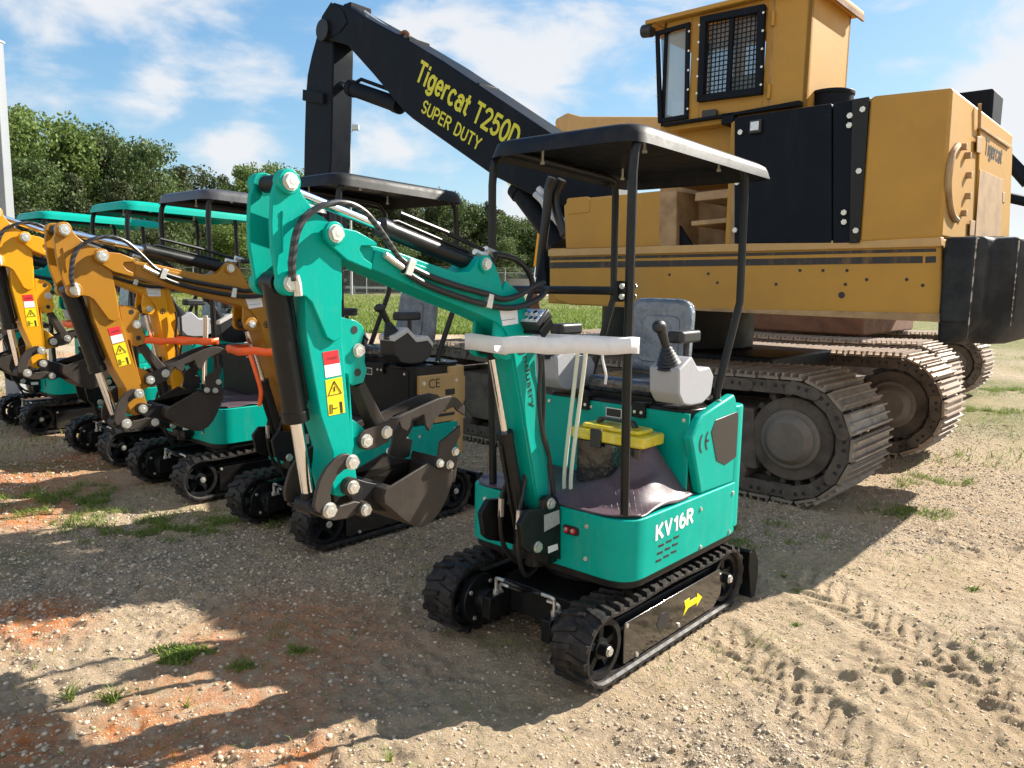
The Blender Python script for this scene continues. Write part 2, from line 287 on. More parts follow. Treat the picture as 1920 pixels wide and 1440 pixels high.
def rpoly(P, r, k=4):
    """round the corners of a 2D polygon"""
    out = []; n = len(P)
    for i in range(n):
        p = Vector(P[i]); a = Vector(P[i-1])-p; b = Vector(P[(i+1) % n])-p; rr = min(r, a.length*.45, b.length*.45)
        s, e = p+a.normalized()*rr, p+b.normalized()*rr
        for j in range(k+1): t = j/k; out.append(tuple((1-t)**2*s+2*t*(1-t)*p+t*t*e))
    return out
def thing(name, label, cat, loc=(0, 0, 0), rz=0, group=None):
    o = bpy.data.objects.new(name, None); COL.objects.link(o); o.location = loc; o.rotation_euler = (0, 0, rz); o.empty_display_size = .1
    return tag(o, label, cat, group)
def tag(o, label=None, cat=None, group=None, kind=None):
    for k, v in (('label', label), ('category', cat), ('group', group), ('kind', kind)):
        if v: o[k] = v
    return o
def textfit(name, s, bl, br, h, m, parent, up=None, mw=None, ex=.0008, normal=(0, 1, 0), bold=0.0, shear=0):
    """lettering from bl to br (3D, along the baseline), cap height h, lying on a surface with the given normal"""
    cu = bpy.data.curves.new(name, 'FONT'); cu.body = s; cu.size = 1; cu.extrude = .0; cu.offset = bold; cu.shear = shear; cu.resolution_u = 3
    to = bpy.data.objects.new('tmp', cu); COL.objects.link(to); dg = bpy.context.evaluated_depsgraph_get()
    me = bpy.data.meshes.new_from_object(to.evaluated_get(dg)); bpy.data.objects.remove(to)
    co = np.zeros(len(me.vertices)*3); me.vertices.foreach_get('co', co); co = co.reshape(-1, 3)
    x0, x1 = co[:, 0].min(), co[:, 0].max(); capb, capt = 0, .7
    bl, br = Vector(bl), Vector(br); rt = (br-bl); w = rt.length; rt.normalize(); nn = Vector(normal); upv = nn.cross(rt).normalized()
    P = [bl+rt*((c[0]-x0)/(x1-x0)*w)+upv*(c[1]/capt*h)+nn*ex for c in co]
    me.vertices.foreach_set('co', [q for p in P for q in p]); me.update()
    return link(name, me, m, parent, smooth=0, mw=mw)
_bolt = {}
def bolt(parent, p, r=.016, ax=(0, 1, 0), m='zinc', name='bolt', h=.6, washer=True):
    key = (round(r, 4), m, h, washer)
    if key not in _bolt:
        b = MB(); b.cyl((0, 0, .12*r if washer else 0), (0, 0, r*h), r, n=6)
        if washer: b.cyl((0, 0, 0), (0, 0, .14*r), r*1.14, n=20)
        b.cyl((0, 0, r*h), (0, 0, r*h+.03*r), r*.42, r*.36, n=12)
        me = bpy.data.meshes.new('bolt'); me.from_pydata(b.v, [], b.f); me.materials.append(M[m]); _bolt[key] = me
    o = bpy.data.objects.new(name, _bolt[key]); COL.objects.link(o); o.parent = parent
    q = Vector(ax).to_track_quat('Z', 'Y'); o.matrix_local = Matrix.Translation(p) @ q.to_matrix().to_4x4() @ Matrix.Rotation(random.random()*1.0, 4, 'Z')
    return o
def V3(P, y): return [(p[0], y, p[1]) for p in P]

def arc_(cx, cy, rx, ry, a0, a1, n=10): return [(cx+rx*math.cos(R(a0+(a1-a0)*i/n)), cy+ry*math.sin(R(a0+(a1-a0)*i/n))) for i in range(n+1)]
GLY = {'K': (.62, [[(0, 0), (0, 1)], [(.55, 1), (.04, .42)], [(.2, .58), (.6, 0)]]), 'V': (.62, [[(0, 1), (.3, 0), (.6, 1)]]), '1': (.42, [[(.08, .74), (.32, .94), (.32, 0)]]), '6': (.52, [arc_(.26, .3, .26, .3, 0, 360, 18), arc_(.36, .5, .36, .5, 110, 200, 8)]),
 'R': (.58, [[(0, 0), (0, 1), (.3, 1)]+arc_(.3, .76, .25, .24, 90, -90, 9)+[(0, .52)], [(.28, .5), (.56, 0)]]), 'T': (.54, [[(0, 1), (.54, 1)], [(.27, 1), (.27, 0)]]), 'i': (.1, [[(.04, 0), (.04, .70)], [(.04, .90), (.04, 1.0)]]),
 'g': (.44, [arc_(.21, .36, .21, .34, 0, 360, 16), [(.42, .70), (.42, -.06)]+arc_(.21, -.06, .21, .20, 0, -150, 8)]), 'e': (.44, [[(.02, .37), (.42, .37)]+arc_(.22, .36, .21, .35, 0, 315, 14)]), 'r': (.26, [[(0, 0), (0, .70)], arc_(.22, .46, .22, .24, 180, 80, 6)]),
 'c': (.42, [arc_(.22, .36, .22, .35, 50, 310, 14)]), 'a': (.44, [arc_(.20, .22, .20, .22, 0, 360, 14), [(.42, 0), (.42, .5)]+arc_(.22, .5, .20, .22, 0, 160, 8)]), 't': (.26, [[(.10, .94), (.10, .12), (.24, .02)], [(-.04, .68), (.24, .68)]]),
 '2': (.52, [arc_(.26, .73, .25, .26, 165, -30, 10)+[(.02, 0), (.54, 0)]]), '5': (.52, [[(.50, 1), (.10, 1), (.04, .52)]+arc_(.26, .33, .26, .32, 130, -150, 12)]), '0': (.52, [arc_(.26, .5, .26, .5, 0, 360, 20)]), 'D': (.56, [[(0, 0), (0, 1), (.2, 1)]+arc_(.2, .5, .36, .5, 90, -90, 12)+[(0, 0)]]),
 'S': (.50, [arc_(.26, .75, .24, .25, 30, 270, 12)+arc_(.25, .25, .25, .25, 90, -150, 12)]), 'U': (.54, [[(0, 1), (0, .28)]+arc_(.27, .28, .27, .28, 180, 360, 10)+[(.54, 1)]]), 'P': (.52, [[(0, 0), (0, 1), (.26, 1)]+arc_(.26, .73, .26, .27, 90, -90, 9)+[(0, .46)]]), 'E': (.46, [[(.46, 0), (0, 0), (0, 1), (.46, 1)], [(0, .52), (.40, .52)]]), 'Y': (.58, [[(0, 1), (.29, .46), (.58, 1)], [(.29, .46), (.29, 0)]]), ' ': (.25, [])}
def letters(name, s, bl, br, h, m, parent, normal=(0, 1, 0), wt=.17, gap=.26, ex=.0008):
    """bold painted letters from bl to br along the baseline, h high"""
    adv = []; x = 0
    for c in s: adv.append(x); x += GLY[c][0]+gap
    tot = x-gap+wt; bl, br, nn = Vector(bl), Vector(br), Vector(normal); rt = br-bl; w = rt.length; rt.normalize(); up = nn.cross(rt).normalized(); sx = w/tot; sy = h*(1-wt)
    b = MB(); k = 0
    for c, a in zip(s, adv):
        for st in GLY[c][1]:
            P = [Vector(((a+q[0]+wt/2)*sx, q[1]*sy+h*wt/2)) for q in st]
            hwx, hwy = wt*sx/2*1.05, wt*h/2
            for i in range(len(P)-1):
                d = P[i+1]-P[i]; d.normalize(); n_ = Vector((-d.y*hwx, d.x*hwy)); e = Vector((d.x*hwx, d.y*hwy))*.55; k += 1; z = ex+.00004*(k % 7)
                b.add([bl+rt*q.x+up*q.y+nn*z for q in (P[i]-e-n_, P[i+1]+e-n_, P[i+1]+e+n_, P[i]-e+n_)], [(0, 1, 2, 3)])
    return b.obj(name, m, parent, smooth=0)

# ------------------------------------------------------------------ mini excavator (local x forward, y left, z up)
def track_frames(xc, zc, r, n_arc=12, n_st=26):
    F = []
    for i in range(n_st): t = i/n_st; F.append((Vector((-xc+2*xc*t, 0, zc+r)), Vector((0, 0, 1))))
    for i in range(n_arc): a = PI/2-PI*i/n_arc; F.append((Vector((xc+r*math.cos(a), 0, zc+r*math.sin(a))), Vector((math.cos(a), 0, math.sin(a)))))
    for i in range(n_st): t = i/n_st; F.append((Vector((xc-2*xc*t, 0, zc-r)), Vector((0, 0, -1))))
    for i in range(n_arc): a = -PI/2-PI*i/n_arc; F.append((Vector((-xc+r*math.cos(a), 0, zc+r*math.sin(a))), Vector((math.cos(a), 0, math.sin(a)))))
    return F
def loop_at(xc, zc, r, s):
    L1 = 2*xc; La = PI*r; tot = 2*L1+2*La; s %= tot
    if s < L1: return Vector((-xc+s, 0, zc+r)), Vector((0, 0, 1))
    s -= L1
    if s < La: a = PI/2-s/r; return Vector((xc+r*math.cos(a), 0, zc+r*math.sin(a))), Vector((math.cos(a), 0, math.sin(a)))
    s -= La
    if s < L1: return Vector((xc-s, 0, zc-r)), Vector((0, 0, -1))
    s -= L1; a = -PI/2-s/r; return Vector((-xc+r*math.cos(a), 0, zc+r*math.sin(a))), Vector((math.cos(a), 0, math.sin(a)))
def mini_track(root, side, pose_seed=0):
    xc, zc, r = .52, .166, .146; yo, yi = side*.46, side*.285; yl, yh = min(yo, yi), max(yo, yi)
    b = MB(); F = track_frames(xc, zc, r); n = len(F); rnd = random.Random(int(side*3+5+pose_seed))
    prof = [(yl, 0), (yl, -.012), (yl+.012, -.02), (yh-.012, -.02), (yh, -.012), (yh, 0), (yh-.03, .006), (yl+.03, .006)]
    V = []
    for p, nn in F:
        sag = .006*math.sin((p.x+.5)*9) if nn.z > .99 and abs(p.x) < .5 else 0
        for (y, h) in prof: V.append(Vector((p.x, y, p.z-sag))+nn*h)
    m_ = len(prof)
    b.add(V, [(i*m_+k, i*m_+(k+1) % m_, ((i+1) % n)*m_+(k+1) % m_, ((i+1) % n)*m_+k) for i in range(n) for k in range(m_)])
    tot = 4*xc+2*PI*r; nl = 46; yc = (yl+yh)/2
    for i in range(nl):
        for row in (0, 1):
            s = tot*(i+.5*row)/nl; ya, yb = (yc-.012, yh+.002) if row else (yl-.002, yc+.012)
            edge = yb if row else ya; inner = ya if row else yb; V = []
            for (y, ds, wd) in ((edge, .010, .030), (inner, -.012, .022)):
                for top in (0, 1):
                    for e in (-1, 1):
                        p, nn = loop_at(xc, zc, r, s+ds+e*wd/2*(1-.25*top)); V.append(Vector((p.x, y-(.004*top*(1 if y > yc else -1)), p.z))+nn*(-.002+.018*top))
            b.add(V, [(0, 1, 3, 2), (4, 6, 7, 5), (0, 4, 5, 1), (2, 3, 7, 6), (0, 2, 6, 4), (1, 5, 7, 3)])
    for i in range(nl):            # inner drive lugs
        p, nn = loop_at(xc, zc, r, tot*(i+.3)/nl); tg_ = Vector((0, 1, 0)).cross(nn)
        b.obox(Vector((p.x, yc, p.z))-nn*.03, tg_*.011, Vector((0, .022, 0)), nn*.013)
    tr = b.obj('track', 'rubber', root, smooth=30)
    # wheels
    for nm, x, rr in (('idler_wheel', .52, .122), ('drive_sprocket', -.52, .118)):
        w = MB(); w.ring((x, yl+.025, zc), (0, 1, 0), rr, rr*.8, yh-yl-.05); w.cyl((x, yl+.06, zc), (x, yh-.035, zc), .042)
        for k in range(5): a = k*2*PI/5+.4; w.obox((x+math.cos(a)*rr*.5, yc+side*.02, zc+math.sin(a)*rr*.5), (math.cos(a)*rr*.4, 0, math.sin(a)*rr*.4), (0, .025, 0), (-math.sin(a)*.014, 0, math.cos(a)*.014))
        w.cyl((x, yc, zc), (x, yh if side > 0 else yl, zc), .026); wo = w.obj(nm, 'satin', tr)
        bolt(tr, (x, yo-side*.002, zc), .018, (0, side, 0))
    fr = MB(); fr.prism([(.40, .085), (.40, .245), (-.42, .245), (-.42, .085)], yl+.04, yh-.05)
    for k in range(4): fr.cyl((-.33+k*.22, yl+.03, .065), (-.33+k*.22, yh-.03, .065), .038)
    fr.obj('track_frame', 'satin', tr, bevel=.004)
    # glossy outer side panel with an oval hole
    sp = MB(); P = [(.382, .052), (.385, .229), (-.45, .232), (-.484, .20), (-.47, .10), (-.40, .052)]
    hole = [(.075+.052*math.cos(a), .138+.038*math.sin(a)) for a in (2*PI*k/20 for k in range(20))]
    q = sp.prism(rpoly(P, .01), yo-side*.028, yo-side*.02); spo = sp.obj('side_panel', 'gloss' if 'gloss' in M else 'black', tr, bevel=.002)
    h = MB(); h.prism(hole, yo-side*.0205, yo-side*.0185); h.obj('panel_opening', 'blk', tr)
    for (x, z) in ((.37, .217), (.285, .062), (-.06, .075)): bolt(tr, (x, yo-side*.019, z), .0095, (0, side, 0))
    if side > 0:
        a = MB(); ar = [(-.115, .142), (-.135, .165), (-.20, .158), (-.20, .175), (-.252, .15), (-.20, .125), (-.20, .14), (-.14, .142), (-.115, .105), (-.105, .125)]
        ar = [(-.105, .172), (-.155, .175), (-.15, .158), (-.225, .158), (-.225, .178), (-.275, .143), (-.225, .112), (-.225, .13), (-.145, .13), (-.10, .106), (-.118, .14)]
        a.prism(ar, yo-.0195, yo-.0175); a.obj('direction_arrow', 'yel', tr, smooth=0)
    # travel motor with hose elbows on the inner side, at the front
    mo = MB(); mo.cyl((.50, yi, zc), (.50, yi-side*.035, zc), .115); mo.cyl((.50, yi-side*.035, zc), (.50, yi-side*.09, zc), .062); mo.box(.43, .56, min(yi-side*.09, yi-side*.14), max(yi-side*.09, yi-side*.14), zc-.05, zc+.05)
    mo.obj('travel_motor', 'black', tr, bevel=.004)
    for k in range(4): a = .6+k*PI/2; bolt(tr, (.50+.09*math.cos(a), yi-side*.036, zc+.09*math.sin(a)), .009, (0, -side, 0))
    e = MB(); x, y = .50, yi-side*.12
    e.tube(spline([(x, y, zc+.05), (x, y, zc+.11), (x+.004, y-side*.01, zc+.125), (x+.01, y-side*.06, zc+.13)]), .008); e.tube(spline([(x-.03, y, zc+.05), (x-.03, y, zc+.085), (x-.025, y-side*.055, zc+.09)]), .008)
    e.cyl((x, y, zc+.04), (x, y, zc+.07), .015, n=6); e.cyl((x-.03, y, zc+.04), (x-.03, y, zc+.06), .015, n=6); e.obj('hose_fitting', 'zinc', tr)
    ho = MB(); ho.tube(spline([(x+.01, y-side*.06, zc+.13), (x-.02, y-side*.12, zc+.11), (x-.15, y-side*.12, zc+.06), (x-.3, y-side*.05, zc+.08)]), .0095); ho.tube(spline([(x-.025, y-side*.055, zc+.09), (x-.08, y-side*.1, zc+.07), (x-.25, y-side*.07, zc+.05)]), .0095)
    ho.obj('hose', 'hose', tr)
    return tr

FOOT = (.455, .675); PIV = (1.529, 1.734); STOP = (1.672, 1.872); TIP = (1.461, 0.936)
J_ = (0.842, 1.663); K_ = (0.737, 1.342); UU = (1.676, 1.584); C0 = (0.511, 0.508)
L1 = (1.469, 1.021); L2 = (1.557, 0.882); L3 = (1.414, 0.852); V1 = (1.386, 1.073); V2 = (1.302, 1.091)
def rot2(p, c, a):
    d = (p[0]-c[0], p[1]-c[1]); return (c[0]+d[0]*math.cos(a)-d[1]*math.sin(a), c[1]+d[0]*math.sin(a)+d[1]*math.cos(a))
def mrot(c, a): return Matrix.Translation((c[0], 0, c[1])) @ Matrix.Rotation(-a, 4, 'Y') @ Matrix.Translation((-c[0], 0, -c[1]))

def mini(name, label, ctr, paint, body, pose=(0, 0), canopy='satin', rear=-.79, main=False, style='grille', group=None, cat='mini excavator', detail=True, covers=None):
    covers = covers or body
    root = thing(name, label, cat, (*ctr, 0), R(228.5), group)
    for s in (1, -1): mini_track(root, s, main)
    u = MB(); u.box(-.42, .42, -.2, .2, .12, .26); u.box(-.3, -.2, -.3, .3, .12, .22); u.box(.2, .3, -.3, .3, .12, .22); u.cyl((0, 0, .26), (0, 0, .40), .24, n=32); u.cyl((0, 0, .30), (0, 0, .34), .27, n=32)
    u.obj('undercarriage', 'black', root, bevel=.006)
    # dozer blade behind
    bl = MB(); P = [(-.735, .245), (-.75, .255), (-.79, .20), (-.80, .13), (-.785, .05), (-.755, 0), (-.742, .006), (-.766, .06), (-.778, .13), (-.770, .19)]
    bl.prism(P, -.47, .47); bl.prism([(-.70, .26), (-.76, .262), (-.81, .19), (-.815, .10), (-.79, .0), (-.75, .0), (-.70, .18)], .47, .478); bl.prism([(-.70, .26), (-.76, .262), (-.81, .19), (-.815, .10), (-.79, .0), (-.75, .0), (-.70, .18)], -.478, -.47)
    for y in (-.17, .17): bl.box(-.77, -.35, y-.03, y+.03, .12, .17)
    bl.obj('dozer_blade', 'satin', root, bevel=.003)
    # skirt
    ox = .405
    P = [(ox, -.44), (ox, .44), (-.60, .46), (-.60, -.46)]; P = rpoly([(ox, -.46), (ox, .46), (-.62, .46), (-.62, -.46)], .13, 6)
    s = MB(); s.prism(P, .395, .655, 'xy'); sk = s.obj('skirt', body, root, bevel=.006, seg=3)
    s = MB(); s.prism([(x*.97, y*.97) for x, y in P], .36, .396, 'xy'); s.obj('swing_base', 'black', root, bevel=.004)
    for (x, z) in ((-.182, .594), (-.196, .412), (-.484, .418), (-.501, .606)): bolt(sk, (x, .461, z), .0085)
    for (y, z) in ((.25, .60), (.25, .46), (-.33, .6)): bolt(sk, (ox, y, z), .0085, (1, 0, 0))
    if main:
        sl = MB()
        for r_ in range(3):
            for c_ in range(3): x = .155-c_*.062-r_*-.008; z = .508-r_*.031+c_*.003; sl.obox((x, .4602, z), (.022, 0, .001), (0, .0015, 0), (0, 0, .0045))
        sl.obj('vent_slots', 'blk', sk, smooth=0)
        letters('lettering', 'KV16R', (.205, .4605, .534), (-.115, .4605, .544), .076, 'white', sk, wt=.2, gap=.26)
        g = MB(); g.prism(rpoly([(.13, .545), (.13, .585), (.215, .585), (.215, .545)], .02), ox, ox+.003, 'yz'); g.obj('plug_recess', 'blk', sk)
        for y in (.15, .185): g = MB(); g.cyl((ox+.002, y, .565), (ox+.012, y, .565), .012); g.obj('indicator', 'red', sk); bolt(sk, (ox+.012, y, .568), .007, (1, 0, 0))
    else:
        g = MB(); g.box(ox, ox+.003, .29, .36, .56, .62); g.obj('warning_label', 'yel', sk)
        g = MB(); g.box(ox, ox+.003, .255, .27, .46, .54); g.obj('warning_mark', 'blk', sk)
    # floor mat, heaped at the near rear
    nx, ny = 46, 70; V = []; rs = np.random.RandomState(3)
    for i in range(nx):
        for j in range(ny):
            x = -.12+.52*i/(nx-1); y = -.45+.90*j/(ny-1)
            ed = min((.405-x)/.06, (.46-abs(y))/.05, 1); cr = max(0, (x-.30)/.1)+0 if abs(y) > .34 else 0
            hz = .012*math.sin(9*y+4*x)*ed+.008*math.sin(23*x+11*y)
            hz += (.20 if main else .02)*math.exp(-((x-.02)/.14)**2-((y-.29)/.15)**2)*min(1, max(0, (.455-abs(y)))/.09)*(1+.25*math.sin(30*y+12*x))+(.05 if main else 0)*math.exp(-((x-.22)/.07)**2-((y-.20)/.2)**2)
            dx = -(max(0, abs(y)-.33)/.13)**2*.10 if x > .3 else 0
            V.append((x+dx*((x-.3)/.1 if x > .3 else 0), y, .668+max(-.004, hz)))
    F = [(i*ny+j, i*ny+j+1, (i+1)*ny+j+1, (i+1)*ny+j) for i in range(nx-1) for j in range(ny-1)]
    fm = MB().add(V, F).obj('floor_mat', 'mat', root, smooth=60)
    sol = fm.modifiers.new('solid', 'SOLIDIFY'); sol.thickness = .006
    # engine box
    b = MB(); b.prism(rpoly([(-.13, -.42), (-.13, .42), (-.60, .42), (-.60, -.42)], .10, 5), .655, 1.045, 'xy'); eb = b.obj('engine_box', 'black', root, bevel=.005)
    b = MB(); b.box(-.130, -.118, -.415, .415, .665, 1.03); fp = b.obj('front_panel', body if main or style == 'grille' else 'satin', eb, bevel=.003)
    for y in (-.38, -.12, .39): bolt(fp, (-.117, y, 1.0), .008, (1, 0, 0))
    for y in (-.16, .16): b = MB(); b.box(-.118, -.10, y-.035, y+.035, .985, 1.05); b.box(-.16, -.10, y-.035, y+.035, 1.045, 1.056); b.obj('hinge', 'satin', eb, bevel=.002); bolt(eb, (-.099, y+.018, 1.01), .007, (1, 0, 0)); bolt(eb, (-.099, y-.018, 1.01), .007, (1, 0, 0))
    b = MB(); b.box(-.117, -.116, -.03, .06, .965, 1.01); b.obj('control_chart', 'white', fp); b = MB(); b.box(-.1158, -.1152, -.026, .056, .969, 1.006); b.obj('chart_print', 'blk', fp)
    if style == 'grille':
        P = [(-0.173, 1.025), (-0.296, 1.04), (-0.482, 1.09), (-0.523, 1.021), (-0.556, 0.906), (-0.546, 0.832), (-0.541, 0.768), (-0.571, 0.795), (-0.552, 0.654), (-0.189, 0.658), (-0.076, 0.933), (-0.167, 1.024)]
        P = [P[0], P[2], P[3], P[4], P[5], P[7], P[8], P[9], P[10]]
        b = MB(); b.prism(P, .405, .452); sc_ = b.obj('side_cover', covers, root, bevel=.012, seg=3)
        Q = [(-0.294, 0.988), (-0.519, 1.002), (-0.559, 0.906), (-0.547, 0.781), (-0.414, 0.757), (-0.324, 0.792), (-0.258, 0.938)]
        b = MB(); b.prism(Q, .440, .4545); b.obj('grille', 'mesh', sc_, bevel=.002)
        b = MB()
        for k, (cx, cz) in enumerate([(-0.185, 0.895), (-0.239, 0.901)]):
            pa = [(cx-.040*math.cos(a), cz+.044*math.sin(a)) for a in [R(115+130*i/14) for i in range(15)]]; pa = [(cx+.036*(-math.cos(a)), cz+.046*math.sin(a)) for a in [R(105+150*i/14) for i in range(15)]]
            pi_ = [(cx+(x-cx)*.58, cz+(z-cz)*.80) for x, z in pa]
            for i in range(14): b.add([(pa[i][0], .4532, pa[i][1]), (pa[i+1][0], .4532, pa[i+1][1]), (pi_[i+1][0], .4532, pi_[i+1][1]), (pi_[i][0], .4532, pi_[i][1])], [(0, 1, 2, 3)])
            if k: b.add([(cx+.03, .4532, cz-.006), (cx+.03, .4532, cz+.006), (cx-.002, .4532, cz+.006), (cx-.002, .4532, cz-.006)], [(0, 1, 2, 3)])
        b.obj('conformity_mark', 'blk', sc_, smooth=0)
    else:
        P = [(-.14, .66), (-.14, 1.02), (-.60, 1.02), (-.60, .66)]
        b = MB(); b.prism([(-.20, .86), (-.20, .985), (-.58, .985), (-.61, .95), (-.61, .78), (-.27, .78), (-.27, .86)], .41, .45); b.prism([(-.33, .66), (-.33, .75), (-.61, .75), (-.61, .66)], .41, .45); sc_ = b.obj('side_cover', covers, root, bevel=.008, seg=3)
        b = MB(); b.box(-.56, -.42, .449, .452, .84, .88); b.box(-.56, -.36, .449, .452, .70, .72); b.obj('vent_slots', 'blk', sc_)
        for x in (-.23, -.52): bolt(sc_, (x, .45, .935), .012)
        textfit('conformity_mark', 'CE', (-.27, .451, .90), (-.37, .451, .90), .06, 'blk', sc_)
    b = MB(); b.prism(rpoly([(-.46, -.455), (-.46, .455), (-.625, .455), (-.625, -.455)], .11, 6), .42, 1.03, 'xy'); b.obj('rear_body', covers, root, bevel=.01, seg=3)
    b = MB(); b.prism(rpoly([(-.40, -.43), (-.40, .43), (-.60, .43), (-.60, -.43)], .09, 6), 1.045, 1.056, 'xy'); b.obj('top_plate', 'black', root, bevel=.003)
    # seat
    st = MB(); st.prism(rpoly([(-.20, -.23), (-.20, .23), (-.50, .22), (-.50, -.22)], .06), 1.065, 1.145, 'xy'); sb = MB()
    st.obj('seat_cushion', 'seatdark', root, bevel=.03, seg=4)
    b = MB(); b.box(-.48, -.22, -.18, .18, 1.045, 1.066); b.obj('seat_base', 'black', root)
    bp = rpoly([(-.175, 1.15), (.205, 1.15), (.20, 1.53), (-.15, 1.53)], .075, 5); b = MB(); b.prism([(y-(.03 if main else 0), z) for y, z in bp], -.56, -.48, 'yz'); br_ = b.obj('seat_backrest', 'film', root, bevel=.028, seg=4, mw=Matrix.Translation((-.52, 0, 1.1)) @ Matrix.Rotation(R(-7), 4, 'Y') @ Matrix.Translation((.52, 0, -1.1)))
    b = MB(); b.prism(rpoly([(-.10, 1.20), (.13, 1.20), (.12, 1.44), (-.09, 1.44)], .04, 4), -.482, -.472, 'yz'); b.obj('backrest_pad', 'film', br_, bevel=.008)
    # consoles with joysticks and armrests
    for s_ in (1, -1):
        c = thing_part = bpy.data.objects.new('control_console', None); COL.objects.link(c); c.parent = root; c.location = (0, s_*.335, 0)
        P = [(-0.073, 1.078), (-0.027, 1.127), (-0.017, 1.236), (-0.126, 1.288), (-0.198, 1.223), (-0.298, 1.229), (-0.343, 1.184), (-0.323, 1.098), (-0.247, 1.064), (-0.137, 1.065)]
        P = [(x+.0, z) for x, z in P]; cm = 'gplastic' if main or style == 'grille' else 'bplastic'
        b = MB(); b.prism(rpoly(P, .012, 3), -.075, .075); b.obj('console_shell', cm, c, bevel=.008, seg=3)
        if cm == 'bplastic':
            T_ = P[2:6]; b = MB(); P2 = [(x, z+.012) for x, z in P[2:7]]; b.prism(P2+[(x, z-.02) for x, z in P[2:7]][::-1], -.08, .08); b.obj('console_trim', 'wplastic', c, bevel=.003)
        b = MB(); jx, jz = P[2][0]-.045, P[2][1]+.02
        for k in range(7): b.cyl((jx+k*.005, 0, jz-.012+k*.013), (jx+k*.005+.003, 0, jz-.012+k*.013+.008), .060-k*.0055, .050-k*.0055, n=20); b.cyl((jx+k*.005+.003, 0, jz-.004+k*.013), (jx+k*.005+.003, 0, jz+.003+k*.013), .046-k*.005, n=20)
        b.obj('joystick_boot', 'bplastic', c)
        b = MB(); b.tube(spline([(jx+.03, 0, jz+.07), (jx+.062, 0, jz+.12), (jx+.085, 0, jz+.155)]), [.017+.006*(i/12) for i in range(13)], n=12); b.tube(spline([(jx+.075, 0, jz+.145), (jx+.10, 0, jz+.165), (jx+.135, 0, jz+.158)]), [.021, .023, .026, .028, .029, .029, .029, .028, .026, .024, .021, .017, .01], n=12); b.obj('joystick', 'bplastic', c)
        b = MB(); ax, az = P[2][0]-.17, P[2][1]+.135; b.prism(rpoly([(ax+.095, -.044), (ax+.095, .044), (ax-.10, .036), (ax-.10, -.036)], .03), az-.030, az+.024, 'xy'); b.cyl((ax-.02, 0, az-.16), (ax-.02, 0, az-.02), .014); b.obj('armrest', 'bplastic', c, bevel=.012, seg=3)
    # canopy frame
    post = .0185
    for s_ in (1, -1):
        b = MB(); y = .40 if s_ > 0 else -.33; q = [(.352, y, .665), (.372, y, 1.2), (.385, y, 2.02)]; q += [(.37, y, 2.12), (.31, y, 2.165)]; top = [(.2, y, 2.172), (-.5 if rear < -.7 else -.42, y, 2.145)]; e = [(-.56 if rear < -.7 else -.50, y, 2.13), (-.575 if rear < -.7 else -.55, y, 2.07), (-.59, y, 1.52), (-.40, y, 1.10), (-.40, y, 1.05)]
        pts_ = q[:2]+spline(q[2:]+top[:1], 4)+spline([top[1]]+e[:2], 4)+e[2:]
        b.tube(pts_, post, n=10); b.box(-.44, -.36, y-.04, y+.04, 1.056, 1.066); b.obj('canopy_post', 'black', root)
        for dx in (-.03, .03): bolt(root, (-.40+dx, y+.03*s_, 1.066), .008, (0, 0, 1)); bolt(root, (-.40+dx, y-.03*s_, 1.066), .008, (0, 0, 1))
    b = MB(); b.tube([(.40, -.33, 1.565), (.40, .40, 1.572)], .017, n=10); b.box(.37, .43, .365, .378, 1.53, 1.61); b.obj('cross_bar', 'black', root)
    for z in (1.55, 1.59):
        bolt(root, (.43, .40, z), .010, (1, 0, 0)); bolt(root, (.345, .40, z), .010, (-1, 0, 0))
    # roof: shell with rolled rim
    nx, ny = 26, 18; V = []
    def roofz(x, y): return 2.19+.045*(x-.37)+.028*(1-(y/.42)**4)*(1-((x+.2)/.62)**6 if abs(x+.2) < .62 else 0)
    outl = rpoly([(.42, -.345), (.42, .43), (rear, .455), (rear, -.37)], .11, 6); cxx = -.2
    rings = [(1.0, -.060), (1.010, -.062), (.99, -.026), (.975, .0), (.93, .014), (.82, .022), (.6, .027), (.3, .03)]
    V = []; n = len(outl)
    for sc1, dz in rings:
        for x, y in outl: xx, yy = cxx+(x-cxx)*sc1, y*sc1; rear = max(0, (-xx-.55)/.3); V.append((xx, yy, 2.193+.03*(xx-.37)+dz+(.02*rear if dz < -.02 else 0)))
    V.append((cxx, 0, 2.193+.03*(cxx-.37)+.031))
    F = [(k*n+i, k*n+(i+1) % n, (k+1)*n+(i+1) % n, (k+1)*n+i) for k in range(len(rings)-1) for i in range(n)]+[((len(rings)-1)*n+i, (len(rings)-1)*n+(i+1) % n, len(rings)*n) for i in range(n)]
    ro = MB().add(V, F).obj('canopy_roof', canopy, root, smooth=50); sol = ro.modifiers.new('solid', 'SOLIDIFY'); sol.thickness = .006; sol.offset = -1
    for (x, y) in ((.15, .30), (.15, -.24), (-.5, .3), (-.5, -.24)): b = MB(); b.cyl((x, y, 2.13), (x, y, 2.21), .006); b.cyl((x, y, 2.13), (x, y, 2.142), .011, n=6); b.obj('roof_bolt', 'zinc', ro)
    # levers
    for (y, dy) in ((.035, .055), (.072, .06)):
        b = MB(); b.tube(spline([(.28, y, .66), (.28, y, .80), (.28, y+dy*.8, 1.22), (.285, y+dy, 1.31)]), .009, n=8); b.obj('travel_lever', 'cream', root)
    # swing bracket
    P = [(0.53, 0.71), (0.508, 0.723), (0.45, 0.714), (0.425, 0.684), (0.415, 0.651), (0.402, 0.421), (0.51, 0.473), (0.617, 0.508), (0.654, 0.537), (0.675, 0.639), (0.63, 0.687), (0.533, 0.676)]
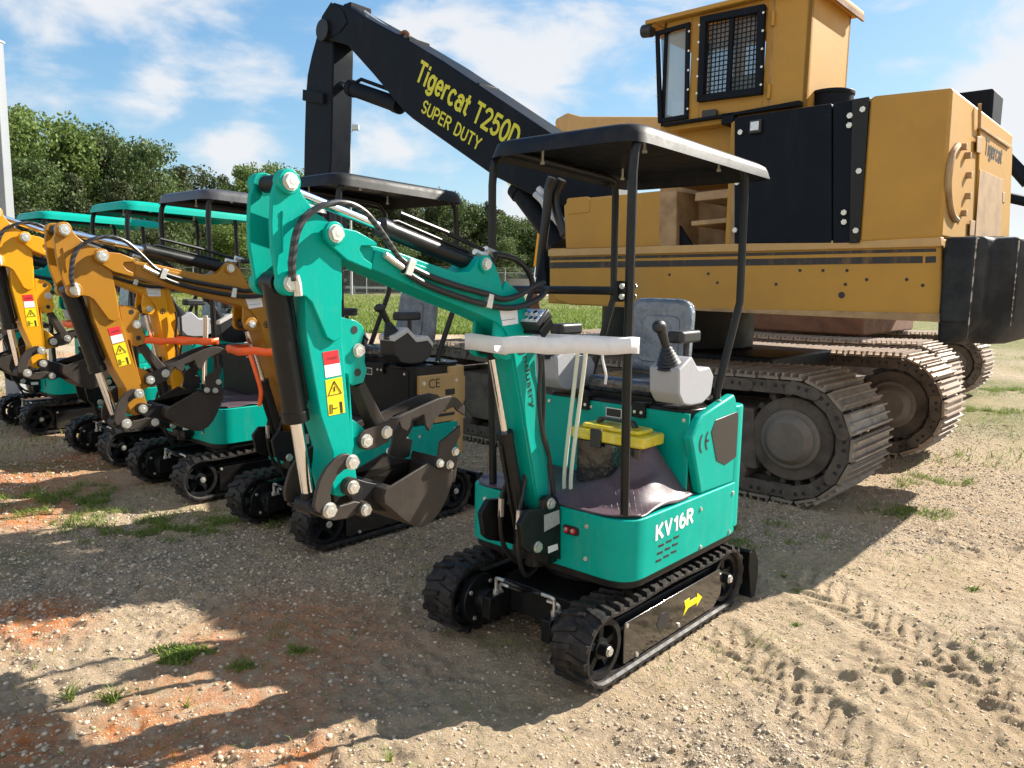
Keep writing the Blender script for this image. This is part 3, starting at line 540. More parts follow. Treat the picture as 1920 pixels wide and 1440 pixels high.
    b = MB(); b.prism(P, .095, .12); b.prism(P, -.12, -.095); b.box(.37, .47, -.10, .10, .41, .62); b.cyl((.43, 0, .38), (.43, 0, .64), .05); sw = b.obj('swing_bracket', 'black', root, bevel=.003)
    bolt(sw, (FOOT[0]+.03, .12, FOOT[1]+.012), .021); bolt(sw, (0.564, 0.12, 0.519), .021)
    b = MB(); b.prism([(0.526, 0.646), (0.425, 0.647), (0.42, 0.586), (0.522, 0.574)], .120, .1215); b.obj('name_plate', 'plate', sw); b = MB(); b.prism([(0.495, 0.503), (0.43, 0.5), (0.427, 0.474), (0.492, 0.473)], .120, .1215); b.obj('label', 'white', sw)

    # ---------------- boom group, posed
    mb = mrot(FOOT, R(pose[0])); piv = rot2(PIV, FOOT, R(pose[0])); ms = mrot(piv, R(pose[1])) @ mb
    def fb(p): q = mb @ Vector((p[0], 0, p[1])); return (q.x, q.z)
    def fs(p): q = ms @ Vector((p[0], 0, p[1])); return (q.x, q.z)
    sp = [(1.42, 1.705), (1.354, 1.707), (1.247, 1.689), (1.137, 1.662), (0.984, 1.629), (0.921, 1.633), (0.893, 1.652), (0.873, 1.678), (0.847, 1.692), (0.813, 1.69), (0.778, 1.655), (0.753, 1.609), (0.739, 1.569), (0.653, 1.533), (0.618, 1.499), (0.594, 1.415), (0.583, 1.343), (0.552, 1.241), (0.522, 1.215), (0.477, 1.033), (0.432, 0.734), (0.418, 0.656), (0.469, 0.637), (0.504, 0.674), (0.566, 0.902), (0.626, 1.12), (0.666, 1.26), (0.688, 1.348), (0.701, 1.374), (0.728, 1.416), (0.774, 1.446), (0.876, 1.482), (1.035, 1.528), (1.078, 1.543), (1.232, 1.591), (1.369, 1.636), (1.448, 1.659)]
    b = MB(); b.prism(sp, -.064, .064); bo = b.obj('boom', paint, root, bevel=.004, mw=mb, seg=2)
    hat = [(0.847, 1.692), (0.813, 1.69), (0.778, 1.655), (0.753, 1.609), (0.739, 1.569), (0.797, 1.585), (0.984, 1.629), (0.921, 1.633), (0.893, 1.652), (0.873, 1.678)]
    # raised side plate edge
    spi = [(1.354, 1.693), (1.137, 1.645), (0.947, 1.6), (0.756, 1.554), (0.663, 1.521), (0.63, 1.486), (0.606, 1.38), (0.58, 1.25), (0.483, 1.033), (0.438, 0.735), (0.469, 0.652), (0.498, 0.673), (0.561, 0.901), (0.621, 1.12), (0.661, 1.26), (0.683, 1.342), (0.701, 1.377), (0.733, 1.419), (0.774, 1.444), (0.876, 1.479), (1.035, 1.526), (1.078, 1.54), (1.232, 1.589), (1.369, 1.633)]
    for s_ in (1, -1): b = MB(); y0 = s_*.0635; b.prism(spi, y0, y0+s_*.009); b.obj('boom_side_plate', paint, bo, bevel=.003)
    # tip plates and gusset
    tp = [(1.559, 1.738), (1.548, 1.751), (1.531, 1.758), (1.507, 1.755), (1.439, 1.748), (1.356, 1.715), (1.36, 1.705), (1.421, 1.703), (1.429, 1.691), (1.41, 1.665), (1.379, 1.649), (1.382, 1.628), (1.476, 1.657), (1.532, 1.696), (1.558, 1.717)]
    for s_ in (1, -1):
        b = MB(); y0 = s_*.072; b.prism(tp, y0, y0+s_*.014); b.cyl((PIV[0], y0+s_*.014, PIV[1]), (PIV[0], y0+s_*.030, PIV[1]), .036, n=24); b.obj('tip_plate', paint, bo, bevel=.003); bolt(bo, (PIV[0], y0+s_*.030, PIV[1]), .024, (0, s_, 0))
        b = MB(); y0 = s_*.045; kx, kz = K_; b.cyl((kx, y0, kz), (kx, y0+s_*.035, kz), .040, n=24); b.prism([(kx+.045, kz+.02), (kx+.03, kz+.16), (kx-.02, kz+.26), (kx-.13, kz+.20), (kx-.20, kz+.0), (kx-.22, kz-.16), (kx-.16, kz-.14), (kx-.08, kz-.045), (kx-.02, kz-.045), (kx+.03, kz-.03)], y0, y0+s_*.017); b.obj('cylinder_lug', paint, bo, bevel=.003); bolt(bo, (kx, s_*.080, kz), .020, (0, s_, 0))
        bolt(bo, (J_[0], s_*.073, J_[1]), .020, (0, s_, 0), name='bolt'); b = MB(); b.cyl((J_[0], s_*.060, J_[1]), (J_[0], s_*.074, J_[1]), .032, n=20); b.obj('pin_boss', paint, bo)
    # lettering running down the boom
    a_, c_ = [(0.644, 1.342), (0.585, 1.106)] if 0 else [(0.627, 1.323), (0.56, 1.103)]
    if main: textfit('lettering', 'Industry', (a_[0], .0735, a_[1]), (0.567, .0735, 1.09), .030, 'blk', bo, bold=.01)
    g0 = (0.639, 1.333); b = MB(); b.ring((g0[0], .0728, g0[1]), (0, 1, 0), .020, .015, .001); b.box(g0[0]-.003, g0[0]+.003, .0728, .0738, g0[1]-.018, g0[1]+.012); b.box(g0[0]-.012, g0[0]+.010, .0728, .0738, g0[1]-.003, g0[1]+.004); b.obj('emblem', 'blk', bo, smooth=0)
    b = MB(); b.prism([(0.765, 1.491), (0.664, 1.496), (0.656, 1.438), (0.746, 1.431)], .0728, .0736); b.obj('address_label', 'white', bo, smooth=0); lp = [(0.755, 1.452), (0.673, 1.457)]
    b = MB(); b.tube([(lp[0][0], .074, lp[0][1]), (lp[1][0], .074, lp[1][1])], .001, n=4); b.obj('label_print', 'blk', bo, smooth=0)
    # stick
    fork = [(1.698, 1.89), (1.688, 1.901), (1.666, 1.908), (1.644, 1.904), (1.633, 1.886), (1.631, 1.864), (1.617, 1.838), (1.591, 1.81), (1.575, 1.793), (1.544, 1.779), (1.514, 1.761), (1.493, 1.738), (1.49, 1.697), (1.485, 1.668), (1.484, 1.612), (1.484, 1.538), (1.486, 1.533), (1.488, 1.417), (1.517, 1.406), (1.542, 1.42), (1.594, 1.528), (1.613, 1.544), (1.631, 1.55), (1.652, 1.553), (1.684, 1.555), (1.706, 1.57), (1.712, 1.619), (1.723, 1.687), (1.724, 1.754), (1.718, 1.834)]
    body_ = [(1.608, 1.581), (1.605, 1.421), (1.559, 1.177), (1.515, 1.052), (1.523, 0.966), (1.51, 0.912), (1.489, 0.904), (1.472, 0.904), (1.419, 0.924), (1.427, 0.973), (1.45, 1.302), (1.451, 1.164), (1.477, 1.416), (1.476, 1.637), (1.569, 1.698)]
    b = MB(); b.prism(body_, -.055, .055); stk = b.obj('stick', paint, root, bevel=.006, mw=ms)
    for s_ in (1, -1):
        y0 = s_*.052; b = MB(); b.prism(fork, y0, y0+s_*.018); b.cyl((STOP[0], y0, STOP[1]), (STOP[0], y0+s_*.036, STOP[1]), .036, n=24); b.cyl((UU[0], y0, UU[1]), (UU[0], y0+s_*.034, UU[1]), .036, n=24); b.obj('stick_plate', paint, stk, bevel=.003)
        bolt(stk, (STOP[0], s_*.088, STOP[1]), .023, (0, s_, 0)); bolt(stk, (UU[0], s_*.086, UU[1]), .022, (0, s_, 0))
    b = MB(); b.prism([(1.466, 1.481), (1.404, 1.468), (1.379, 1.453), (1.367, 1.432), (1.383, 1.386), (1.366, 1.365), (1.368, 1.327), (1.359, 1.303), (1.374, 1.262), (1.417, 1.256), (1.469, 1.282)], -.03, .03)
    br2 = b.obj('thumb_bracket', paint, stk, bevel=.003); b = MB(); b.prism([(1.429, 1.149), (1.405, 1.134), (1.365, 1.099), (1.351, 1.033), (1.395, 1.031), (1.424, 1.021)], -.035, .035); b.obj('thumb_mount', paint, stk, bevel=.003)
    for (x, z) in [(1.41, 1.437), (1.398, 1.298)]: b = MB(); b.cyl((x, .029, z), (x, .0312, z), .013); b.obj('bracket_hole', 'blk', br2)
    bolt(br2, (1.395, 0.031, 1.37), .020)
    # stickers
    b = MB(); b.prism([(1.55, 1.374), (1.492, 1.379), (1.486, 1.338), (1.544, 1.333)], .055, .0563); b.obj('danger_label', 'red', stk, smooth=0); b = MB(); b.prism([(1.544, 1.333), (1.486, 1.337), (1.481, 1.299), (1.54, 1.294)], .055, .0563); b.obj('danger_text', 'white', stk, smooth=0)
    b = MB(); b.prism([(1.541, 1.286), (1.479, 1.293), (1.468, 1.177), (1.53, 1.173)], .055, .0563); b.obj('warning_label', 'yel', stk, smooth=0)
    tri = [(1.509, 1.281), (1.481, 1.241), (1.53, 1.238)]; b = MB(); b.tube(V3(tri+[tri[0]], .057), .0018, n=4); ln = [(1.525, 1.209), (1.525, 1.181), (1.517, 1.18), (1.517, 1.208), (1.525, 1.209)]; b.tube(V3(ln, .057), .0013, n=4); ln = [(1.514, 1.195), (1.497, 1.196)]; b.tube(V3(ln, .057), .0015, n=4)
    b.prism([(1.49, 1.214), (1.48, 1.214), (1.477, 1.178), (1.486, 1.178)], .0563, .0572); ln = [(1.509, 1.264), (1.507, 1.249)]; b.tube(V3(ln, .057), .002, n=4); b.obj('warning_symbol', 'blk', stk, smooth=0)
    textfit('danger_lettering', 'DANGER', (1.533, 0.0568, 1.349), (1.496, 0.0568, 1.352), .009, 'blk', stk)
    # linkage, bucket, thumb move with the stick
    lk = [(1.483, 1.051), (1.463, 1.036), (1.461, 1.016), (1.475, 1.003), (1.499, 0.999), (1.523, 0.986), (1.543, 0.96), (1.551, 0.932), (1.548, 0.908), (1.552, 0.885), (1.564, 0.871), (1.583, 0.874), (1.605, 0.887), (1.611, 0.908), (1.604, 0.942), (1.588, 0.985), (1.561, 1.019), (1.53, 1.041), (1.504, 1.051)]
    lk2 = [(1.601, 0.886), (1.586, 0.873), (1.544, 0.9), (1.501, 0.881), (1.468, 0.881), (1.444, 0.883), (1.419, 0.874), (1.409, 0.855), (1.419, 0.84), (1.444, 0.838), (1.477, 0.832), (1.525, 0.836), (1.564, 0.851), (1.609, 0.878)]
    for s_ in (1, -1):
        y0 = s_*.075; b = MB(); b.prism(lk, y0, y0+s_*.014); b.obj('bucket_link', 'bucket', stk, bevel=.003)
        y0 = s_*.058; b = MB(); b.prism(lk2, y0, y0+s_*.014); b.obj('bucket_link', 'bucket', stk, bevel=.003)
        for p_ in (L1, L2): bolt(stk, (p_[0], s_*.09, p_[1]), .022, (0, s_, 0))
        b = MB(); b.cyl((L3[0], s_*.06, L3[1]), (L3[0], s_*.088, L3[1]), .026); b.cyl((TIP[0], s_*.055, TIP[1]), (TIP[0], s_*.082, TIP[1]), .030); b.obj('pin_boss', 'bucket', stk)
        bolt(stk, (L3[0], s_*.088, L3[1]), .018, (0, s_, 0)); bolt(stk, (TIP[0], s_*.083, TIP[1]), .020, (0, s_, 0))
    bk = Matrix(ms); W = .12
    sp_ = [(1.331, 0.923), (1.17, 0.973), (1.131, 0.949), (1.045, 0.927), (1.05, 0.882), (1.075, 0.834), (1.11, 0.788), (1.145, 0.761), (1.193, 0.748), (1.232, 0.762), (1.273, 0.789), (1.332, 0.843), (1.36, 0.866), (1.364, 0.892), (1.355, 0.914)]
    b = MB(); b.prism(sp_, W-.010, W); b.prism(sp_, -W, -W+.010)
    sheet = sp_[3:]+[sp_[0]]; n = len(sheet)   # curved back sheet
    cxs = sum(p[0] for p in sheet)/n; czs = sum(p[1] for p in sheet)/n; inn = [(p[0]+(cxs-p[0])*.05, p[1]+(czs-p[1])*.05) for p in sheet]
    b.prism(sheet+inn[::-1], -W+.010, W-.010); bu = b.obj('bucket', 'bucket', root, mw=bk, bevel=.003)
    ear = [(1.478, 0.962), (1.441, 0.959), (1.386, 0.935), (1.297, 0.904), (1.322, 0.88), (1.322, 0.848), (1.268, 0.807), (1.344, 0.827), (1.366, 0.837), (1.392, 0.823), (1.426, 0.831), (1.442, 0.855), (1.446, 0.884), (1.458, 0.907), (1.482, 0.922), (1.486, 0.95)]
    for s_ in (1, -1): y0 = s_*.046; b = MB(); b.prism(ear, y0, y0+s_*.014); b.obj('bucket_ear', 'satin', bu, bevel=.003)
    cut = [(1.142, 0.959), (1.138, 0.977), (1.129, 0.998), (1.122, 1.041), (1.072, 1.064), (1.026, 1.089), (1.025, 1.054), (1.046, 1.023), (1.061, 1.01), (1.03, 0.998), (1.045, 0.936), (1.078, 0.933), (1.113, 0.943)]
    for s_ in (1, -1):
        y0 = s_*W; b = MB(); b.prism(cut, y0, y0+s_*.012); sc2 = b.obj('side_cutter', 'bucket', bu, bevel=.002)
        for p_ in [(1.127, 0.968), (1.08, 0.955), (1.054, 0.998)]: bolt(sc2, (p_[0], y0+s_*.012, p_[1]), .0135, (0, s_, 0), h=.8)
    lip = [(1.051, 0.882), (1.045, 0.927), (1.033, 0.959), (1.025, 0.954), (1.038, 0.88)]; b = MB(); b.prism(lip, -W, W); b.obj('cutting_edge', 'bucket', bu, bevel=.002)
    # thumb
    th = [(1.418, 1.073), (1.41, 1.096), (1.389, 1.108), (1.261, 1.133), (1.149, 1.161), (1.064, 1.18), (1.011, 1.184), (0.971, 1.174), (0.938, 1.147), (0.928, 1.103), (0.966, 1.124), (0.984, 1.142), (1.038, 1.132), (1.072, 1.114), (1.106, 1.067), (1.123, 1.088), (1.132, 1.13), (1.189, 1.12), (1.194, 1.097), (1.21, 1.08), (1.234, 1.096), (1.245, 1.119), (1.292, 1.055), (1.338, 1.044), (1.382, 1.04), (1.407, 1.051)]
    for s_ in (1, -1): y0 = s_*.045; b = MB(); b.prism(th, y0, y0+s_*.012); th_ = b.obj('thumb', 'bucket', stk, bevel=.002); bolt(th_, (V1[0], y0+s_*.012, V1[1]), .020, (0, s_, 0)); bolt(th_, (V2[0], y0+s_*.012, V2[1]), .019, (0, s_, 0))
    ths = [(1.202, 1.113), (1.086, 1.141), (0.998, 1.161), (0.994, 1.152), (1.086, 1.131), (1.198, 1.102)]; b = MB(); b.prism(ths, -.045, .045); st_ = [(1.395, 1.25), (1.369, 1.266), (1.281, 1.117), (1.266, 1.097), (1.3, 1.086), (1.327, 1.105)]; b.prism(st_, -.03, .03); b.cyl((V1[0], -.045, V1[1]), (V1[0], .045, V1[1]), .018); b.cyl((V2[0], -.045, V2[1]), (V2[0], .045, V2[1]), .018); b.obj('thumb_strut', 'bucket', stk, bevel=.003)
    # cylinders
    def cylinder(nm, a, c, split, r, rr, hose_up=1):
        A, Cc = Vector((a[0], 0, a[1])), Vector((c[0], 0, c[1])); mdl = A+(Cc-A)*split
        b = MB(); b.cyl(A, mdl, r, n=24); b.cyl(mdl-(Cc-A).normalized()*.03, mdl+(Cc-A).normalized()*.004, r*1.1, n=24); b.cyl(A-Vector((0, .035, 0)), A+Vector((0, .035, 0)), r*.9)
        d = (Cc-A).normalized(); nn = Vector((0, 1, 0)).cross(d)*hose_up; b.tube([A+nn*(r+.008)+d*.03, mdl+nn*(r+.010)-d*.06, mdl+nn*(r+.002)-d*.04], .007); o = b.obj(nm, 'black', root, bevel=.001)
        b = MB(); b.cyl(mdl, Cc-d*.03, rr, n=20); b.obj('piston_rod', 'chrome', o); b = MB(); b.cyl(Cc-Vector((0, .04, 0)), Cc+Vector((0, .04, 0)), r*.85); b.cyl(Cc-d*.045, Cc-d*.005, rr*1.2); b.obj('rod_eye', 'satin', o)
        return o
    cylinder('boom_cylinder', C0, fb(K_), .58, .031, .015)
    cylinder('stick_cylinder', fb(J_), fs(STOP), .52, .030, .0155, -1)
    Um, Lm = fs(UU), fs(L2); cylinder('bucket_cylinder', Um, (Lm[0]+.012, Lm[1]+.0), .60, .038, .020)
    # hoses on the arm (they ride with the boom)
    y = .088
    b = MB(); hz = [(1.229, 0.088, 1.649), (1.275, 0.088, 1.676), (1.326, 0.088, 1.731), (1.362, 0.088, 1.768), (1.403, 0.088, 1.803), (1.451, 0.088, 1.824), (1.497, 0.088, 1.828), (1.535, 0.088, 1.822), (1.573, 0.088, 1.81), (1.604, 0.088, 1.793)]; hz2 = [(1.609, 0.095, 1.792), (1.639, 0.095, 1.765), (1.661, 0.095, 1.723), (1.672, 0.095, 1.672), (1.677, 0.095, 1.632), (1.672, 0.095, 1.591)]
    b.tube(spline(hz, 5), .0095, n=10); b.obj('hose', 'spiral', bo); b = MB(); b.tube(spline(hz2, 5), .0115, n=10); b.obj('hose', 'spiral', bo)
    for q, rr in (([(1.667, 0.095, 1.606), (1.66, 0.095, 1.581), (1.657, 0.095, 1.548)], .013), ([(1.328, 0.085, 1.68), (1.295, 0.085, 1.661), (1.253, 0.085, 1.64)], .011)): b = MB(); b.tube(q, rr, n=8); b.obj('hose_fitting', 'zinc', bo)
    for s2 in ([(1.221, 0.088, 1.64), (1.126, 0.088, 1.61), (0.998, 0.088, 1.58), (0.846, 0.088, 1.552), (0.762, 0.088, 1.534), (0.671, 0.088, 1.549), (0.586, 0.088, 1.583), (0.521, 0.088, 1.598)], [(1.252, 0.088, 1.631), (1.198, 0.088, 1.603), (1.117, 0.088, 1.574), (0.997, 0.088, 1.543), (0.84, 0.088, 1.511), (0.731, 0.088, 1.5), (0.627, 0.088, 1.511), (0.541, 0.088, 1.541), (0.497, 0.088, 1.577)], [(0.748, 0.03, 1.702), (0.692, 0.03, 1.698), (0.629, 0.03, 1.686), (0.581, 0.03, 1.663), (0.541, 0.03, 1.629), (0.523, 0.03, 1.59), (0.533, 0.03, 1.554), (0.549, 0.03, 1.519), (0.548, 0.03, 1.483)]):
        b = MB(); b.tube(spline(s2, 5), .0115, n=10); b.obj('hose', 'hose', bo)
    for k_ in ([(1.232, 1.671), (1.205, 1.66), (1.228, 1.611), (1.255, 1.619)], [(0.849, 1.556), (0.825, 1.551), (0.836, 1.498), (0.865, 1.505)]): b = MB(); b.prism(k_, .072, .102); b.obj('hose_clamp', 'zinc', bo, bevel=.002)
    b = MB()
    for k_ in ([(1.192, 0.0, 1.823), (0.976, 0.0, 1.773), (0.819, 0.0, 1.726), (0.781, 0.0, 1.718)],): b.tube(k_, .008)
    b.obj('steel_pipe', 'black', bo); b = MB(); q = [(0.829, 0.0, 1.71), (0.8, 0.0, 1.702), (0.765, 0.0, 1.7)]; b.tube(q, .013, n=6); q = [(0.771, 0.0, 1.719), (0.721, 0.0, 1.705)]; b.tube(q, .015, n=8); b.obj('pipe_fitting', 'zinc', bo)
    # hoses down to the swing post
    for s3, yy in (([(0.559, 0.1, 1.337), (0.546, 0.1, 1.254), (0.553, 0.1, 1.15), (0.538, 0.1, 1.044), (0.513, 0.1, 0.956), (0.477, 0.1, 0.878), (0.456, 0.1, 0.78), (0.435, 0.1, 0.665)], 0), ([(0.512, 0.08, 1.305), (0.495, 0.08, 1.135), (0.496, 0.08, 1.0), (0.465, 0.08, 0.917), (0.432, 0.08, 0.809), (0.411, 0.08, 0.708)], 0)):
        b = MB(); b.tube(spline(s3, 5), .0085); b.obj('hose', 'hose', bo)
    b = MB(); b.tube(spline([(.56, -.03, .80), (.60, -.05, .70), (.585, -.06, .52), (.50, -.06, .40), (.40, -.05, .38)]), .0105); b.tube(spline([(.53, .02, .80), (.575, .03, .66), (.58, .03, .48), (.52, .02, .36), (.42, .0, .36)]), .0105); b.obj('hose', 'hose', root)
    for q0, q1 in (((.602, -.05, .70), (.598, -.055, .62)), ((.578, .03, .66), (.582, .03, .58))): b = MB(); b.cyl(q0, q1, .0135, n=6); b.obj('hose_fitting', 'zinc', root)
    wd_ = [(1.688, 0.072, 1.789), (1.691, 0.072, 1.743), (1.691, 0.072, 1.674)]; b = MB(); b.tube(spline(wd_, 8), [.0025+.0018*random.random() for _ in range(17)], n=6); b.obj('weld_bead', paint, stk)
    # work light
    if main:
        b = MB(); c = Vector((.575, .14, 1.455)); b.box(-.012, .03, -.078, .078, -.04, .045); wlm = Matrix.Translation((.60, .10, 1.452)) @ Matrix.Rotation(R(-50), 4, 'Y')
        b = MB(); b.box(-.025, .02, -.06, .06, -.042, .048); lo = b.obj('work_light', 'bplastic', root, bevel=.006, mw=wlm)
        b = MB(); b.box(.0195, .0225, -.052, .052, -.034, .04); b.obj('light_lens', 'lens', lo); b = MB()
        for i in range(4):
            for j in range(2): b.cyl((.0225, -.039+i*.026, -.015+j*.035), (.026, -.039+i*.026, -.015+j*.035), .010, n=12)
        b.obj('light_bulbs', 'chrome', lo); b = MB(); b.box(-.03, -.02, -.07, .07, -.05, -.02); b.box(-.04, .0, -.075, -.068, -.06, .02); b.box(-.04, .0, .068, .075, -.06, .02); b.obj('light_bracket', 'satin', lo)
    return root, fb

# ------------------------------------------------------------------ ground
def vnoise(x, y, s, seed):
    r = np.random.RandomState(seed).rand(256, 256); u, v = x/s, y/s; i, j = np.floor(u).astype(int), np.floor(v).astype(int); a, b = u-i, v-j; a = a*a*(3-2*a); b = b*b*(3-2*b)
    g = lambda p, q: r[p % 256, q % 256]
    return (g(i, j)*(1-a)+g(i+1, j)*a)*(1-b)+(g(i, j+1)*(1-a)+g(i+1, j+1)*a)*b-.5
def smooth(t): t = np.clip(t, 0, 1); return t*t*(3-2*t)
RUT = [(1.64, 4.18), (1.995, 2.795), (0.91, 3.62), (1.242, 2.411), (1.31, 2.93), (2.459, 3.505)]
PADS = [(.40, 3.57, .8, .55)]
def height(x, y):
    d = np.hypot(x, y-3); far = smooth((d-14)/30)
    h = .05*vnoise(x, y, 1.9, 1)+.022*vnoise(x, y, .5, 2)+.012*vnoise(x, y, .17, 3)
    w1 = smooth(.5+1.6*vnoise(x, y, .6, 12)); fine = (.012+.018*w1)*vnoise(x, y, .06, 4)+(.008+.012*w1)*vnoise(x, y, .027, 5); fine = fine-.012*w1*np.abs(vnoise(x, y, .10, 13))*2
    # soft ruts printed by block tyres at the right front
    for (p, q, wd, amp) in ((RUT[0], RUT[1], .17, 1.2), (RUT[2], RUT[3], .16, 1.0), (RUT[4], RUT[5], .15, .8)):
        dx, dy = q[0]-p[0], q[1]-p[1]; L = math.hypot(dx, dy); dx /= L; dy /= L
        u = (x-p[0])*dx+(y-p[1])*dy+.05*vnoise(x, y, .4, 8); v = -(x-p[0])*dy+(y-p[1])*dx+.06*vnoise(x, y, .5, 9); m = smooth(1.25-np.abs(v)/wd)*smooth((u+.25)/.3)
        lug = np.sin(2*PI*(u/.115+np.abs(v)*3.2/.34+.7*vnoise(x, y, .22, 10)))+1.1*vnoise(x, y, .08, 14)
        h = h+amp*m*(-.006+.016*smooth(.5+1.2*lug)-.008+.010*vnoise(x, y, .09, 11))
        h = h+amp*.016*np.exp(-((np.abs(v)-wd*1.25)/.05)**2)*smooth((u+.25)/.3)
    flat = np.ones_like(x)
    for cx, cy in CENT:
        A = R(228.5); lx = (x-cx)*math.cos(A)+(y-cy)*math.sin(A); ly = -(x-cx)*math.sin(A)+(y-cy)*math.cos(A)
        flat = np.minimum(flat, np.maximum(smooth((np.abs(lx)-.62)/.18), smooth((np.abs(ly)-.44)/.14)))
    h = h*(.12+.88*flat)+fine*(.5+.5*flat)
    return h*(1-far)+far*(.25*vnoise(x, y, 17, 6))-.004
CENT = [(.40, 3.57), (-1.06, 5.09), (-2.18, 6.04), (-3.23, 7.02), (-4.65, 8.23)]
def axis(lo, f0, f1, hi, step, g=1.09):
    a = list(np.arange(f0, f1, step)); s = step; v = f0
    while v > lo: s *= g; v -= s; a.insert(0, v)
    s = step; v = a[-1]
    while v < hi: s *= g; v += s; a.append(v)
    return np.array(a)
gx = axis(-900, -2.3, 2.9, 900, .0125, 1.05); gy = axis(-300, 2.1, 5.2, 1500, .0125, 1.045)
GX, GY = np.meshgrid(gx, gy, indexing='ij'); GZ = height(GX, GY); nx, ny = len(gx), len(gy)
me = bpy.data.meshes.new('ground'); co = np.stack([GX, GY, GZ], -1).reshape(-1, 3)
idx = np.arange(nx*ny).reshape(nx, ny); q = np.stack([idx[:-1, :-1], idx[1:, :-1], idx[1:, 1:], idx[:-1, 1:]], -1).reshape(-1, 4)
me.vertices.add(len(co)); me.vertices.foreach_set('co', co.ravel()); me.loops.add(q.size); me.loops.foreach_set('vertex_index', q.ravel().astype(np.int32))
me.polygons.add(len(q)); me.polygons.foreach_set('loop_start', np.arange(0, q.size, 4).astype(np.int32)); me.polygons.foreach_set('use_smooth', np.ones(len(q), bool)); me.update(calc_edges=True); me.validate()
def blob(x, y, cx, cy, r, seed=20, k=.9): d = np.hypot(x-cx, y-cy)/r; return smooth(1.3-d+k*vnoise(x, y, r*.5+.1, seed))
CLAY = [(*p, r) for p, r in zip([(-2.237, 3.376), (-1.672, 2.541), (-1.352, 2.618), (-0.692, 2.4), (-3.833, 6.039), (-1.151, 2.387), (-3.333, 5.055)], (.26, .2, .14, .12, .9, .2, .4))]
def cover(x, y):
    clay = np.zeros_like(x)
    for i, (cx, cy, r) in enumerate(CLAY): clay = np.maximum(clay, blob(x, y, cx, cy, r, 30+i))
    clay = np.maximum(clay*.9, smooth(vnoise(x, y, 1.1, 51)*2.6-.25)*.55*(x < .2))
    grav = np.clip(.75+1.2*vnoise(x, y, .8, 41)-smooth((x-.9)/.8)*.55*(y < 4.6), 0, 1)
    gr = np.clip(smooth((np.hypot(x, y)-21)/6)+(.30+.4*(x < -.6))*smooth(vnoise(x, y, .7, 61)*3-.5)*smooth((y-2.2)/1)*(1-smooth((x-.9)/.4)*(y < 4.9)), 0, 1)
    gr = np.maximum(gr, smooth((x-3.6)/2)*smooth((y-6)/3)*.5*(vnoise(x, y, 1.2, 62)+.5)*2*(x > 3)); gr = np.clip(gr, 0, 1)
    return clay, grav, gr
c1, c2, c3 = cover(GX, GY); ca = me.color_attributes.new('cover', 'FLOAT_COLOR', 'POINT'); ca.data.foreach_set('color', np.stack([c1, c2, c3, np.ones_like(c1)], -1).ravel().astype(np.float32))
g_o = link('ground', me, 'ground', smooth=0); tag(g_o, kind='structure')
def gz(x, y): return float(height(np.array([x]), np.array([y]))[0])

# loose stones
def stones():
    t = (1+5**.5)/2; base = np.array([(-1, t, 0), (1, t, 0), (-1, -t, 0), (1, -t, 0), (0, -1, t), (0, 1, t), (0, -1, -t), (0, 1, -t), (t, 0, -1), (t, 0, 1), (-t, 0, -1), (-t, 0, 1)])/1.9
    tri = np.array([(0, 11, 5), (0, 5, 1), (0, 1, 7), (0, 7, 10), (0, 10, 11), (1, 5, 9), (5, 11, 4), (11, 10, 2), (10, 7, 6), (7, 1, 8), (3, 9, 4), (3, 4, 2), (3, 2, 6), (3, 6, 8), (3, 8, 9), (4, 9, 5), (2, 4, 11), (6, 2, 10), (8, 6, 7), (9, 8, 1)])
    n = 72000; rs = np.random.RandomState(5); y = 2.1+(rs.rand(n*3)**1.7)*7; x = (rs.rand(n*3)-.5)*1.55*(y+.3); _, g, _ = cover(x, y); keep = rs.rand(len(x)) < (.30+.8*smooth(g*1.6-.5))
    x, y = x[keep][:n], y[keep][:n]; n = len(x); r = .0024+(.0085+.003*(x < -.3))*rs.rand(n)**7+(y-2)*.0008; z = height(x, y)
    P = base[None]*(1+.35*(rs.rand(n, 12, 1)-.5)); P = P*(np.array([1, .8, .55])*(1+.5*(rs.rand(n, 1, 3)-.5))); a = rs.rand(n)*6.28; ca_, sa = np.cos(a)[:, None], np.sin(a)[:, None]
    X = P[..., 0]*ca_-P[..., 1]*sa; Y = P[..., 0]*sa+P[..., 1]*ca_; Q = np.stack([X*r[:, None]+x[:, None], Y*r[:, None]+y[:, None], P[..., 2]*r[:, None]+(z+r*.08)[:, None]], -1).reshape(-1, 3)
    T = (tri[None]+np.arange(n)[:, None, None]*12).reshape(-1, 3); m_ = bpy.data.meshes.new('gravel'); m_.vertices.add(len(Q)); m_.vertices.foreach_set('co', Q.ravel()); m_.loops.add(T.size); m_.loops.foreach_set('vertex_index', T.ravel().astype(np.int32)); m_.polygons.add(len(T)); m_.polygons.foreach_set('loop_start', np.arange(0, T.size, 3).astype(np.int32)); m_.update(calc_edges=True); m_.validate()
    return tag(link('gravel', m_, 'stone', smooth=0), kind='stuff')
stones()
